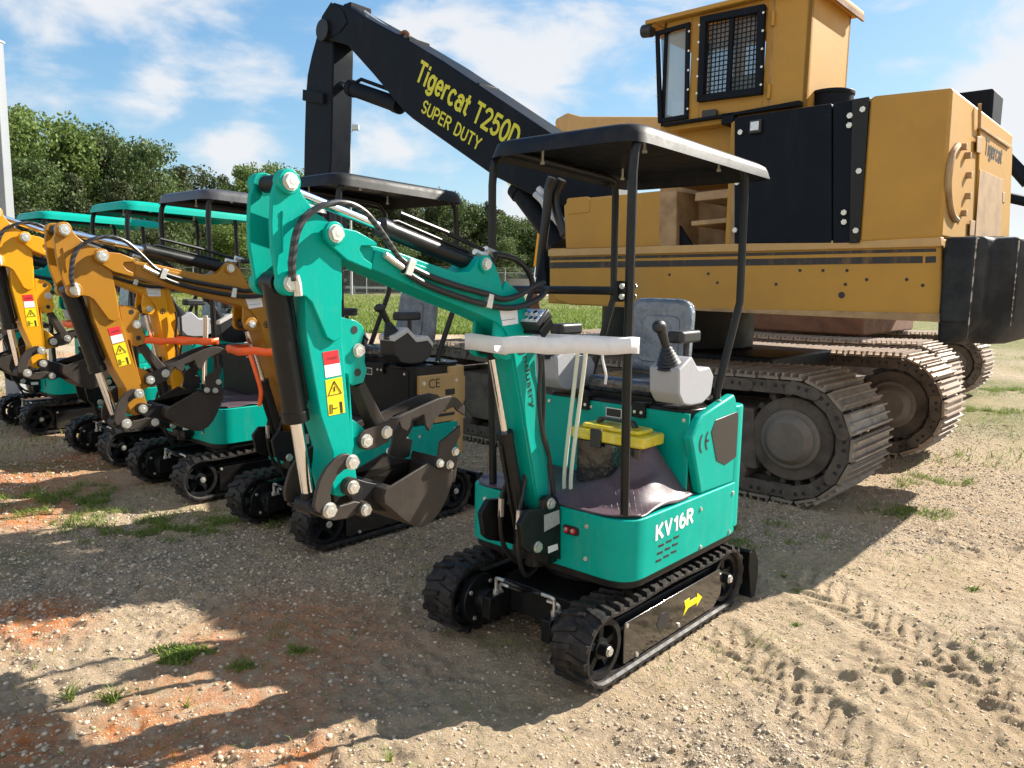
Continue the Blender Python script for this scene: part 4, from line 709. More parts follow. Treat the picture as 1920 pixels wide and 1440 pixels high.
def blades(P, hh, w, lean, rs, n=None):
    """curved grass blades rooted at P (k,3)"""
    k = len(P); a = rs.rand(k)*6.28; dx, dy = np.cos(a), np.sin(a); h = hh*(.5+.8*rs.rand(k)); le = lean*(.3+rs.rand(k)); V = np.zeros((k, 5, 3)); b = rs.rand(k)*6.28; bx, by = np.cos(b)*w/2, np.sin(b)*w/2
    for i, (t, ww) in enumerate(((0, 1), (0, -1), (.55, .8), (.55, -.8), (1, 0))):
        V[:, i, 0] = P[:, 0]+dx*le*h*t*t+bx*ww; V[:, i, 1] = P[:, 1]+dy*le*h*t*t+by*ww; V[:, i, 2] = P[:, 2]+h*t*(1-.25*t*le)
    F = np.array([(0, 1, 3, 2)]); o = np.arange(k)[:, None]*5; f4 = (np.array([0, 1, 3, 2])[None]+o); f3 = (np.array([2, 3, 4])[None]+o)
    return V.reshape(-1, 3), f4, f3
def grass_obj(name, parts, m, parent=None):
    Vs, F4, F3, off = [], [], [], 0
    for V, f4, f3 in parts: Vs.append(V); F4.append(f4+off); F3.append(f3+off); off += len(V)
    V = np.concatenate(Vs); f4 = np.concatenate(F4); f3 = np.concatenate(F3); me = bpy.data.meshes.new(name); me.vertices.add(len(V)); me.vertices.foreach_set('co', V.ravel()); me.loops.add(f4.size+f3.size)
    me.loops.foreach_set('vertex_index', np.concatenate([f4.ravel(), f3.ravel()]).astype(np.int32)); me.polygons.add(len(f4)+len(f3)); me.polygons.foreach_set('loop_start', np.concatenate([np.arange(0, f4.size, 4), f4.size+np.arange(0, f3.size, 3)]).astype(np.int32)); me.update(calc_edges=True); me.validate()
    return link(name, me, m, parent, smooth=0)
rs = np.random.RandomState(11)
def scatter(n, y0, y1, fn, pw=1.5, wid=.75):
    y = y0+(rs.rand(n)**pw)*(y1-y0); x = (rs.rand(n)-.5)*2*wid*(y+.4); k = rs.rand(n) < fn(x, y); return x[k], y[k]
x, y = scatter(60000, 2.0, 9, lambda x, y: smooth(vnoise(x, y, .55, 70)*3.6-.55)*smooth(vnoise(x, y, .13, 71)*3+.3)*(.5+.5*(x < .2))+.012+.03*(x < 0))
P = np.stack([x, y, height(x, y)-.004], -1); grass_obj('grass', [blades(P, .042, .0042, 1.2, rs)], 'grass')['kind'] = 'stuff'
x, y = scatter(26000, 2.0, 8, lambda x, y: smooth(vnoise(x, y, .4, 73)*3.6-.4)*.5*(x > -.3)+.03)
P = np.stack([x, y, height(x, y)-.004], -1); grass_obj('dry_grass', [blades(P, .026, .003, 1.6, rs)], 'dry')['kind'] = 'stuff'
# right-hand verge, left verge and the field beyond
x, y = scatter(60000, 5.5, 20, lambda x, y: np.clip(smooth((x-3.2)/2)*smooth(vnoise(x, y, .8, 75)*3-.05)+smooth((-x-3.6)/1.2)*.8*smooth(vnoise(x, y, .8, 76)*3+.3), 0, 1), 1.2)
P = np.stack([x, y, height(x, y)-.01], -1); grass_obj('verge_grass', [blades(P, .09, .008, 1.0, rs)], 'grass')['kind'] = 'stuff'
PT_ = [(-3.304, 5.182), (-2.399, 4.765), (-1.894, 4.961), (-3.127, 5.461), (6.348, 10.212), (8.175, 12.508), (3.573, 6.379), (1.723, 4.882), (1.445, 4.762), (2.866, 5.422)]; xs_, ys_ = [], []
for k, (cx, cy) in enumerate(PT_): n = (2600, 2600, 1500, 2200, 2600, 2600, 900, 900, 900, 900)[k]; a = rs.rand(n)*6.28; rr = (.55 if k < 6 else .35)*rs.rand(n)**.7; xs_.append(cx+rr*np.cos(a)); ys_.append(cy+rr*.6*np.sin(a))
x, y = np.concatenate(xs_), np.concatenate(ys_); kk = rs.rand(len(x)) < smooth(vnoise(x, y, .12, 95)*4+.35); x, y = x[kk], y[kk]
P = np.stack([x, y, height(x, y)-.004], -1); grass_obj('patch_grass', [blades(P, .055, .005, 1.2, rs)], 'grass')['kind'] = 'stuff'
n = 110000; y = 23+(rs.rand(n)**1.5)*50; x = (rs.rand(n)-.62)*1.25*y; k = rs.rand(n) < .35+.65*smooth(vnoise(x, y, 2.5, 77)*3+.6); x, y = x[k], y[k]
P = np.stack([x, y, height(x, y)-.02], -1); grass_obj('field_grass', [blades(P, .20, .04, .8, rs)], 'grass')['kind'] = 'stuff'
# weed tufts that stand out one by one
for i, ((tx, ty), hgt, nb, spread, lb) in enumerate(zip([(-1.394, 3.124), (-0.91, 3.19), (-1.103, 3.041), (-1.671, 2.752), (-1.501, 2.758), (-0.395, 2.438), (1.534, 4.135), (1.554, 3.984), (1.383, 3.549), (2.526, 4.028), (3.205, 6.182), (3.62, 6.382), (-1.205, 2.73), (-2.704, 5.092)],
        (.035, .03, .035, .08, .07, .08, .03, .02, .02, .03, .05, .04, .05, .05), (900, 160, 160, 40, 60, 14, 40, 60, 60, 50, 60, 60, 16, 120), (.10, .06, .07, .03, .04, .012, .01, .03, .03, .04, .08, .1, .01, .12),
        ('bright green low leafy clump where the sunlit gravel meets the shade', 'dark green low tuft in the shade left of the front excavator', 'dark green tuft in the shade right of the bright leafy clump', 'thin long-bladed weed at the far left of the sunlit gravel', 'bright upright grass tuft between the thin shadow stripes', 'single tall sprig at the shadow edge below the front tracks', 'small bright sprig just right of the dozer blade', 'small dark tuft right of the dozer blade, behind the yellowish one', 'yellowish low tuft right of the rear of the front track', 'lone tuft on bare dirt at the far right edge', 'pale weeds in front of the big crawler track', 'pale green weeds on the gravel right of the crawler track shadow', 'small sprig in the shade near the orange clay', 'dim tall grass clump in the shade before the ochre excavator'))):
    a = rs.rand(nb)*6.28; rr = spread*rs.rand(nb)**.8*(1+.35*np.sin(a*3+i)+.2*np.sin(a*5+2*i)); px, py = rr*np.cos(a), rr*np.sin(a)*.8; z0 = gz(tx, ty)
    zz = height(tx+px, ty+py)-z0; o = grass_obj('weed_tuft', [blades(np.stack([px, py, zz-.004], -1), hgt, .0045 if i else .007, 1.0, rs)], 'grass'); o.location = (tx, ty, z0); tag(o, lb, 'weed', 'weed tufts on the gravel')

# ------------------------------------------------------------------ big log loader (local x forward = up-left away, y towards the camera side)
def big_track(root, y0, y1, x0, x1, H, shoe, name='track', wheelc=None):
    """y0 near edge (larger y) .. y1 far edge; links run along the near edge"""
    r = H/2-.05; zc = H/2; xa, xb = x0+r+.05, x1-r-.05; xm, xc = (xa+xb)/2, (xb-xa)/2; b = MB(); tot = 4*xc+2*PI*r; n = int(tot/.172)
    yc = (y0+y1)/2; hw = abs(y0-y1)/2; rnd = random.Random(3)
    for i in range(n):
        p, nn = loop_at(xc, zc, r, tot*i/n); sg = -.035*math.sin(PI*(p.x+xc)/(2*xc)) if nn.z > .99 else 0; p = Vector((p.x+xm, yc, p.z+sg)); t = Vector((0, 1, 0)).cross(nn); nn = (nn+t*rnd.uniform(-.02, .02)).normalized()
        b.obox(p+nn*.012, t*.078, (0, hw, 0), nn*.010)
        for d in (-.062, .0, .062): b.obox(p+nn*.035+t*d, t*.007, (0, hw, 0), nn*.016)
    tr = b.obj(name, shoe, root, bevel=0)
    b = MB(); nl = n
    for i in range(nl):
        p, nn = loop_at(xc, zc, r-.055, (4*xc+2*PI*(r-.055))*(i+.5)/nl); sg = -.035*math.sin(PI*(p.x+xc)/(2*xc)) if nn.z > .99 else 0; p = Vector((p.x+xm, 0, p.z+sg)); t = Vector((0, 1, 0)).cross(nn)
        for yy in (y0-.02*0-.03, y0-.24):
            off = .012 if i % 2 else 0; b.obox(p+Vector((0, yy-off, 0)), t*.098, (0, .022, 0), nn*.048); b.cyl(p+Vector((0, yy-off-.02, 0))-t*.085, p+Vector((0, yy-off+.026, 0))-t*.085, .046, n=14)
    nf = len(b.f)
    for i in range(nl):
        p, nn = loop_at(xc, zc, r-.055, (4*xc+2*PI*(r-.055))*(i+.5)/nl); sg = -.035*math.sin(PI*(p.x+xc)/(2*xc)) if nn.z > .99 else 0; p = Vector((p.x+xm, y0-.02, p.z+sg)); t = Vector((0, 1, 0)).cross(nn)
        for d in (-.03, .03): b.cyl(p+t*d+nn*.01, p+t*d+nn*.01+Vector((0, .016 if i % 2 == 0 else .004, 0)), .015, n=8)
    ch = b.obj('track_chain', 'chain', tr, bevel=.006, seg=1); ch.data.materials.append(M['blk'])
    ch.data.polygons.foreach_set('material_index', [0 if k < nf else 1 for k in range(len(ch.data.polygons))])
    for nm, xx in (('drive_sprocket', xa), ('idler_wheel', xb)):
        w = MB(); w.cyl((xx, y0-.07, zc), (xx, y1+.05, zc), r-.13, n=40)
        for k in range(18): a = 2*PI*k/18; w.obox((xx+math.cos(a)*(r-.12), (y0+y1)/2, zc+math.sin(a)*(r-.12)), (math.cos(a)*.035, 0, math.sin(a)*.035), (0, hw-.1, 0), (-math.sin(a)*.022, 0, math.cos(a)*.022))
        wo = w.obj(nm, 'chain', tr, bevel=.008); w = MB(); w.cyl((xx, y0-.08, zc), (xx, y0-.035, zc), r*.50, n=40); w.cyl((xx, y0-.035, zc), (xx, y0+.03, zc), r*.43, r*.33, n=40); w.obj('wheel_hub', 'hub', tr, bevel=.012)
    f = MB(); f.prism([(xa+.25, .22), (xa+.30, H-.30), (xb-.3, H-.30), (xb-.25, .22)], y0-.06, y1+.1)
    for k in range(7): f.cyl((xa+.42+k*(xb-xa-.8)/6, y0-.03, .19), (xa+.42+k*(xb-xa-.8)/6, y1+.1, .19), .10, n=20)
    f.obj('track_frame', 'chain', tr, bevel=.01)
    return tr
LD = thing('log_loader', 'huge ochre and black tracked log loader parked behind the mini excavators', 'log loader', (2.06, 5.45, 0), R(138))
big_track(LD, -.02, -.82, -.40, 4.35, .98, 'shoe'); big_track(LD, -2.35, -3.05, -.42, 4.35, 1.0, 'shoer')
b = MB(); b.box(.6, 3.4, -2.2, -.85, .40, 1.0); b.cyl((1.9, -1.5, 1.0), (1.9, -1.5, 1.40), .75, n=40); b.obj('carbody', 'satin', LD, bevel=.02)
YN = -.05
b = MB(); P = [(2.392, 1.892), (2.38, 1.524), (2.297, 1.44), (2.149, 1.406), (-0.841, 1.392), (-0.798, 1.92)]; b.prism(P, YN, -2.95); df = b.obj('deck_frame', 'tan', LD, bevel=.012)
P = [(2.388, 1.891), (2.386, 1.83), (-0.807, 1.866), (-0.802, 1.925), (-0.304, 1.906), (0.597, 1.905)]; P = [P[0], P[1], P[2], P[3]]; b = MB(); b.prism(P, YN-.05, YN+.025); b.obj('deck_lip', 'tan_lip', df, bevel=.006)
for k_ in ([(2.388, 1.821), (-0.773, 1.854), (-0.775, 1.834), (2.387, 1.797)], [(2.387, 1.778), (-0.7, 1.808), (-0.703, 1.764), (2.385, 1.725)], [(-0.716, 1.804), (-0.777, 1.807), (-0.78, 1.767), (-0.719, 1.764)]): b = MB(); b.prism(k_, YN, YN+.003); b.obj('stripe', 'stripe', df, smooth=0)
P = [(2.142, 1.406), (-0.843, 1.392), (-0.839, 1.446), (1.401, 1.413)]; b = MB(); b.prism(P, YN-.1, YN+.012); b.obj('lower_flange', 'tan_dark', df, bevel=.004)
for (x, z), rr in [(q, .022) for q in [(-0.212, 1.548)]]+[(q, .011) for q in [(0.088, 1.714), (-0.074, 1.714), (-0.236, 1.715), (-0.369, 1.655), (-0.617, 1.658), (-0.715, 1.622), (0.257, 1.614), (-0.232, 1.621), (1.142, 1.677), (0.801, 1.687), (0.721, 1.619)]]: b = MB(); b.cyl((x, YN, z), (x, YN+.003, z), rr); b.obj('drain_hole', 'blk', df)
# front tank and steps
P = [(2.366, 1.895), (2.404, 2.301), (2.332, 2.35), (1.373, 2.369), (1.35, 1.903)]; b = MB(); b.prism(P, -.25, -1.0*0-.95); tk = b.obj('fuel_tank', 'tan', LD, bevel=.02); b = MB(); b.prism(rpoly([(2.362, 2.361), (2.103, 2.364), (2.098, 2.225), (2.357, 2.217)], .03), -.249, -.244); b.obj('tank_hatch', 'tan', tk, bevel=.002)
P = [(1.587, 1.923), (1.612, 2.443), (0.921, 2.449), (0.891, 1.938)]; b = MB(); b.prism(P, -.62, -.7); b.obj('step_recess', 'tan_dark', LD)  # dusty paint; the recess's darker brown shading is put into its colour
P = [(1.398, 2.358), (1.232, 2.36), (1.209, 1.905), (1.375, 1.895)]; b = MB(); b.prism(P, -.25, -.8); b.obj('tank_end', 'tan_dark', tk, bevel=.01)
b = MB()
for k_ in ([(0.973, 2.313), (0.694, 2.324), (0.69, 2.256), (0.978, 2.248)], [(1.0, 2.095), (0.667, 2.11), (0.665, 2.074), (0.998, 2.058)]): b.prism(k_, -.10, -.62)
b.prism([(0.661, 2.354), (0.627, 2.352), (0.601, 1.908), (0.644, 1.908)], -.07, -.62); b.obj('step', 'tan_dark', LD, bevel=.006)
b = MB(); b.prism([(1.268, 1.904), (1.269, 2.009), (1.276, 2.161), (1.159, 2.006), (1.08, 1.901)], -.3, -.33); b.obj('ladder_stringer', 'tblack', LD)
# hood and door
PT = [(0.697, 2.84), (0.67, 2.378), (1.148, 2.371), (1.173, 2.858)]
hood = [(-0.308, 1.898), (-0.306, 2.842), (-0.531, 2.849), (-0.796, 2.83), (-0.805, 1.918)]
b = MB(); P = [(-0.308, 1.898), (-0.307, 2.828), (-0.339, 2.841), (-0.796, 2.826), (-0.805, 1.918)]; b.prism(P, -.02, -1.92); hd = b.obj('engine_hood', 'tan', LD, bevel=.02)
z0, z1 = P[0][1]+.0, P[1][1]-.012; b = MB(); b.prism([(.70, z0), (.70, z1), (-.30, z1), (-.30, z0)], -.09, -1.9); b.obj('engine_bay', 'tan', LD, bevel=.01)
b = MB(); P = [(0.642, 2.825), (-0.063, 2.831), (-0.129, 1.898), (0.588, 1.908)]; b.prism(P, -.02, -.085); dr = b.obj('side_door', 'tblack', LD, bevel=.012)
b = MB(); P = [(-0.071, 2.83), (-0.306, 2.839), (-0.315, 1.898), (-0.136, 1.898)]; b.prism(P, -.021, -.085); dr2 = b.obj('door_strip', 'tblack', LD, bevel=.008)
b = MB(); P = [(-0.202, 2.834), (-0.31, 2.836), (-0.318, 1.898), (-0.25, 1.895)]; b.prism(P, -.021, -.008); b.obj('door_flange', 'black', dr2, bevel=.003)
for (x, z) in [(-0.196, 2.73), (-0.197, 2.668), (-0.203, 2.1), (-0.208, 2.037)]+[(-0.276, 2.76), (-0.281, 2.366), (-0.289, 1.978), (0.578, 2.71), (0.582, 2.351), (0.578, 2.008)]: bolt(dr2, (x, -.009, z), .020, washer=False, h=.5)
b = MB(); c = (0.462, 2.733); b.box(c[0]-.045, c[0]+.045, -.02, .01, c[1]-.045, c[1]+.05); l_ = b.obj('marker_light', 'bplastic', dr, bevel=.006); b = MB(); b.box(c[0]-.032, c[0]+.032, .01, .018, c[1]-.028, c[1]+.036); b.obj('light_lens', 'lens', l_, bevel=.006)
b = MB(); b.cyl((.09, -.42, 2.85), (.09, -.42, 2.985), .15, n=40); b.ring((.09, -.42, 2.965), (0, 0, 1), .158, .135, .03, 40); b.obj('air_intake', 'tblack', LD, bevel=.006)
b = MB(); b.prism([(1.305, 2.85), (0.185, 2.861), (0.188, 2.897), (0.668, 2.879), (1.306, 2.87)], -.09, -.9); b.box(.68, .78, -.09, -.9, 2.80, 2.88); b.obj('cab_base', 'tblack', LD, bevel=.004)
b = MB(); b.prism([(1.263, 2.397), (1.277, 2.865), (0.776, 2.902), (0.747, 2.403)], -.3, -.9); b.obj('cab_riser', 'tan', LD, bevel=.006)
b = MB(); b.prism(rpoly([(0.95, 2.863), (0.829, 2.864), (0.832, 2.923), (0.953, 2.927)], .01), -.13, -.1); b.obj('step_lamp', 'bplastic', LD, bevel=.004)
# cab
cab = bpy.data.objects.new('cab', None); COL.objects.link(cab); cab.parent = LD
yc_ = -.15
P = [(1.346, 2.862), (1.424, 3.659), (1.091, 3.656), (0.49, 3.635), (0.17, 3.622), (0.162, 2.895)]
xb_, xf_ = P[5][0], P[0][0]; ztop = P[4][1]; zb = 2.86
W0 = [(1.357, 2.884), (1.417, 3.6), (1.107, 3.612), (1.087, 2.889)]; W1 = [(1.001, 2.998), (1.008, 3.623), (0.497, 3.607), (0.482, 2.984)]
xs = [xf_, (W0[2][0]+W0[3][0])/2, (W1[0][0]+W1[1][0])/2, (W1[2][0]+W1[3][0])/2, xb_]; ya, yb = -.15, -.90
b = MB()
zt = ztop+.03
for (a0, a1, h0, h1) in ((xs[2], xs[1], zb, zt), (xs[3], xs[2], zb, W1[0][1]+.03), (xs[3], xs[2], W1[1][1]-.03, zt), (xs[4], xs[3], zb, zt), (xs[1], xf_, zb, W0[0][1]+.02), (xs[1], xf_, W0[1][1], zt)):
    b.box(min(a0, a1), max(a0, a1), ya-.04, ya, h0, h1); b.box(min(a0, a1), max(a0, a1), yb, yb+.04, h0, h1)
b.box(xb_, xb_+.04, yb, ya, zb, zt); b.box(xb_, xf_, yb, ya, zb-.04, zb); b.obj('cab_shell', 'tan', cab, bevel=.004)
b = MB(); b.box(xf_-.03, xf_, yb, yb+.08, zb, zt); b.box(xf_-.03, xf_, ya-.05, ya, zb, zt); b.box(xf_-.03, xf_, yb, ya, zb, zb+.1); b.obj('front_frame', 'tblack', cab, bevel=.004)
b = MB(); b.box(xb_-.07, xf_+.14, yb-.07, ya+.07, zt, zt+.035); b.prism([(xf_+.13, zt), (xf_+.15, zt-.05), (xf_+.05, zt-.002)], yb-.02, ya+.05); b.obj('cab_roof', 'tan', cab, bevel=.008)
b = MB(); b.box(xb_-.075, xb_-.06, yb-.07, ya+.07, zt-.035, zt); b.obj('roof_edge', 'rust', cab)
def frame(parent, nm, Q, wd, y0, y1, m):
    cx = sum(p[0] for p in Q)/4; cz = sum(p[1] for p in Q)/4; b = MB()
    inn = [(p[0]+(cx-p[0])/abs(cx-p[0])*wd, p[1]+(cz-p[1])/abs(cz-p[1])*wd) for p in Q]
    for i in range(4): j = (i+1) % 4; b.prism([Q[i], Q[j], inn[j], inn[i]], y0, y1)
    return b.obj(nm, m, parent, bevel=.004), inn
f1, in1 = frame(cab, 'side_window_frame', W0, .035, ya, ya+.025, 'tblack'); b = MB(); b.prism(in1, ya-.02, ya-.014); b.obj('window_glass', 'glass', f1)
f2, in2 = frame(cab, 'window_guard', W1, .05, ya, ya+.05, 'tblack'); b = MB(); b.prism(in2, ya-.03, ya-.024); b.obj('window_glass', 'glass', f2)
b = MB(); gx0, gx1 = min(p[0] for p in in2), max(p[0] for p in in2); gz0, gz1 = min(p[1] for p in in2), max(p[1] for p in in2)
k = 0; x = gx0
while x < gx1: b.box(x-.0035, x+.0035, ya+.02, ya+.026, gz0, gz1); x += .034
z = gz0
while z < gz1: b.box(gx0, gx1, ya+.026, ya+.032, z-.0035, z+.0035); z += .034
b.box((gx0+gx1)/2-.012, (gx0+gx1)/2+.012, ya+.01, ya+.04, gz0, gz1); b.obj('guard_mesh', 'tblack', f2)
for Q in (W0, W1):
    for i in (0, 2):
        j = (i+1) % 4
        for t in (.1, .3, .5, .7, .9): bolt(cab, (Q[i][0]*(1-t)+Q[j][0]*t, ya+.026+(.024 if Q is W1 else 0), Q[i][1]*(1-t)+Q[j][1]*t), .009, washer=False)
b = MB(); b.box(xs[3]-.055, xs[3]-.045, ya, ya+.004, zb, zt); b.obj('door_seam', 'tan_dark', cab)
for zz in (3.0, zt-.15): b = MB(); b.cyl((xs[3]-.05, ya+.012, zz-.05), (xs[3]-.05, ya+.012, zz+.05), .014); b.obj('door_hinge', 'tan', cab)

b = MB(); c = (1.475, 3.608); b.cyl((c[0]-.04, -.12, c[1]), (c[0]+.05, -.12, c[1]+.01), .05); b.cyl((c[0]-.02, -.12, c[1]), (c[0]-.02, -.12, zt), .012); b.obj('cab_lamp', 'bplastic', cab, bevel=.005)
b = MB(); b.box(.5, .9, -.75, -.35, zb, zb+.35); b.prism([(.55, zb+.3), (.45, zb+.35), (.38, zb+.75), (.46, zb+.75)], -.72, -.38); b.obj('operator_seat', 'bplastic', cab, bevel=.03)
# rear face
xr = -.80
b = MB(); rf = [(-0.19, 2.412), (-0.051, 2.427), (0.029, 2.289), (0.022, 2.162), (-0.066, 2.022), (-0.292, 1.952)]
arc = [(-0.18, 2.501), (-0.073, 2.437), (-0.03, 2.344), (-0.035, 2.232), (-0.11, 2.124), (-0.209, 2.067), (-0.324, 2.047)]; b.tube(spline([(-.815, p[0], p[1]) for p in arc], 4), .020, n=8); b.obj('door_handle_arc', 'tan_dark', hd)
for (y, z) in [(-0.324, 2.511), (-0.452, 2.473), (-0.528, 2.355), (-0.552, 2.222), (-0.482, 2.104)]: b = MB(); b.box(-.835, -.79, y-.018, y+.018, z-.02, z+.02); b.obj('hood_stud', 'tan_dark', hd, bevel=.004)
rd = [(-0.735, 2.687), (-1.73, 2.699), (-1.831, 2.823), (-0.753, 2.792)]; b = MB(); b.prism([(-0.898, 1.974), (-0.73, 2.7), (-1.842, 2.722), (-2.055, 2.036)], -.80, -.815, 'yz'); dd = b.obj('rear_door', 'tan', hd, bevel=.004)
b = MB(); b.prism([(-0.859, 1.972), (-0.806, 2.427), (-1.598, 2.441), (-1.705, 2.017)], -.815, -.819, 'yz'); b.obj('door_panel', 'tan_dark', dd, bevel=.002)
b = MB(); b.tube([(-.82, p[0], p[1]) for p in [(-0.623, 2.83), (-0.672, 2.688), (-1.676, 2.691)]], .012, n=6); b.obj('rear_seam', 'tan_dark', dd)
for q_ in ([(-0.637, 2.624), (-0.769, 2.637), (-0.796, 2.53), (-0.663, 2.52)], [(-0.665, 2.073), (-0.806, 2.075), (-0.811, 1.972), (-0.677, 1.969)], [(-1.609, 2.349), (-1.695, 2.353), (-1.733, 2.277), (-1.639, 2.274)]): b = MB(); b.prism(q_, -.815, -.822, 'yz'); b.obj('hinge', 'tan_dark', dd, bevel=.004)
bl_, br_ = [(-0.906, 2.537), (-1.49, 2.536)]; letters('lettering', 'Tigercat', (-.8165, *bl_), (-.8165, *br_), .12, 'blk', dd, normal=(-1, 0, 0), wt=.15, gap=.2)
b = MB(); b.box(-.75, -.35, -1.7, -1.35, 2.82, 3.08); b.obj('exhaust_box', 'tblack', LD, bevel=.02)
# counterweight
foot = [(-.82, YN+.02), (-.82, -3.0), (-1.24, -3.0), (-1.26, -.32), (-1.20, -.16), (-1.08, -.13), (-1.05, -.02), (-1.0, YN+.035)]
def cw(foot, z0, z1, zb, nm, m, par, bev=.03):
    b = MB(); n = len(foot); cx = sum(p[0] for p in foot)/n; cy = sum(p[1] for p in foot)/n
    lo = [(p[0]+(.10 if p[0] < -.9 else 0), p[1]+(cy-p[1])*.04) for p in foot]
    V = [(x, y, z1) for x, y in foot]+[(x, y, z0) for x, y in foot]+[(x, y, zb) for x, y in lo]
    F = [tuple(range(n)), tuple(range(3*n-1, 2*n-1, -1))]+[(k*n+i, k*n+(i+1) % n, (k+1)*n+(i+1) % n, (k+1)*n+i) for k in (0, 1) for i in range(n)]
    return b.add(V, F).obj(nm, m, par, bevel=bev, seg=3)
cwt = cw(foot, 1.42, 1.925, 1.26, 'counterweight', 'cwt', LD)
b = MB(); b.prism([(-1.10, -.60), (-1.10, -2.9), (-1.42, -2.7), (-1.42, -.75), (-1.34, -.62)], 1.50, 1.93, 'xy'); b.obj('counterweight_block', 'cwt', cwt, bevel=.03)
b = MB(); b.prism([(-.84, YN+.02), (-.84, YN+.045), (-1.0, YN+.055), (-1.02, YN+.03)], 1.40, 1.915, 'xy'); b.obj('side_plate', 'cwt', cwt, bevel=.008)
b = MB(); b.box(-1.32, -1.25, -.42, -.30, 1.66, 1.82); b.obj('hitch_lug', 'rust', cwt, bevel=.01); rw = random.Random(4)
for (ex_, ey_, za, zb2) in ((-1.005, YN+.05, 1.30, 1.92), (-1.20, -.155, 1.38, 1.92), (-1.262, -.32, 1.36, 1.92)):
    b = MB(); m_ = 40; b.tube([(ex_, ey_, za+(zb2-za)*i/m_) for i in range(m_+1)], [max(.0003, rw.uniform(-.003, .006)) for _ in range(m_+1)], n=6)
    b.obj('lit_worn_edge', 'concrete', cwt)  # pale strips on the corners: sunlit edge highlight as colour, plus chipped paint
# boom, arm
YB = -1.0
P = [(7.005, 5.251), (7.281, 5.063), (7.335, 4.921), (7.163, 4.806), (6.708, 4.654), (6.148, 4.189), (5.54, 3.652), (5.4, 3.558), (4.008, 2.766), (3.337, 2.483), (2.628, 2.296), (2.31, 2.384), (2.381, 2.592), (3.21, 3.15), (4.849, 4.139), (5.519, 4.513), (6.142, 4.835), (6.699, 5.132)]
b = MB(); b.prism(P, YB, YB-.42); bm_ = b.obj('main_boom', 'tblack', LD, bevel=.02)
P = [(7.399, 5.007), (7.594, 4.672), (7.698, 4.437), (7.749, 4.167), (7.797, 3.611), (7.838, 2.995), (7.875, 2.122), (7.259, 2.109), (7.223, 2.951), (7.16, 3.2), (7.108, 4.077), (7.073, 4.582), (7.075, 4.868), (7.158, 4.994)]
b = MB(); b.prism(P, YB-.04, YB-.38); am = b.obj('boom_arm', 'tblack', LD, bevel=.02)
P = [(7.728, 4.238), (7.241, 4.122), (7.245, 3.976), (7.741, 4.089)]; b = MB(); b.prism(P, YB+.02, YB-.44); b.obj('arm_clamp', 'tblack', am, bevel=.01)
P = [(7.034, 5.254), (6.77, 5.095), (6.68, 4.929), (6.851, 4.834), (7.122, 4.831), (7.28, 4.894), (7.337, 4.993), (7.234, 5.126)]; b = MB(); b.prism(P, YB, YB+.014); b.prism(P, YB-.42, YB-.434); b.obj('knuckle_plate', 'tblack', bm_, bevel=.006)
c = (7.184, 4.923); b = MB(); b.cyl((c[0], YB+.06, c[1]), (c[0], YB-.48, c[1]), .14, n=28); b.obj('knuckle_pin', 'black', bm_, bevel=.006)
for s3, rr in (([(6.822, -1.05, 5.155), (6.563, -1.05, 5.069), (6.14, -1.05, 4.775), (5.704, -1.05, 4.53), (5.228, -1.05, 4.266), (4.355, -1.05, 3.774), (3.33, -1.05, 3.173)], .030), ([(6.919, -1.12, 5.161), (6.584, -1.12, 5.049), (5.821, -1.12, 4.578), (5.307, -1.12, 4.265), (4.424, -1.12, 3.769), (3.437, -1.12, 3.178)], .028), ([(6.719, -1.25, 5.153), (6.253, -1.25, 4.867), (5.713, -1.25, 4.557), (5.144, -1.25, 4.236), (4.277, -1.25, 3.716), (3.427, -1.25, 3.223)], .028)):
    b = MB(); b.tube(spline(s3, 4), rr, n=8); b.obj('hydraulic_pipe', 'galv' if rr < .029 else 'hose', bm_)
for q_ in ('330,45', '700,255', '1120,525'): pass
for p_ in [(6.722, 5.126), (5.553, 4.469), (4.35, 3.755)]: b = MB(); b.box(p_[0]-.08, p_[0]+.08, YB-.02, YB-.36, p_[1]-.05, p_[1]+.06); b.obj('pipe_clamp', 'tblack', bm_, bevel=.01)
b = MB(); s3 = [(5.705, -1.1, 4.541), (5.715, -1.1, 4.614), (5.649, -1.1, 4.632), (5.585, -1.1, 4.589), (5.601, -1.1, 4.522)]; b.tube(spline(s3, 4), .03, n=8); b.obj('lifting_eye', 'rust', bm_)
a_, c_ = [(5.354, 3.999), (4.455, 3.45)]; letters('lettering', 'Tigercat', (a_[0], YB+.003, a_[1]), (c_[0], YB+.003, c_[1]), .26, 'yel2', bm_, wt=.16, gap=.2)
a_, c_ = [(4.371, 3.399), (3.697, 3.017)]; letters('lettering', 'T250D', (a_[0], YB+.003, a_[1]), (c_[0], YB+.003, c_[1]), .25, 'yel2', bm_, wt=.16, gap=.22)
a_, c_ = [(5.235, 3.616), (4.252, 3.056)]; letters('lettering', 'SUPER DUTY', (a_[0], YB+.003, a_[1]), (c_[0], YB+.003, c_[1]), .155, 'yel2', bm_, wt=.15, gap=.24)
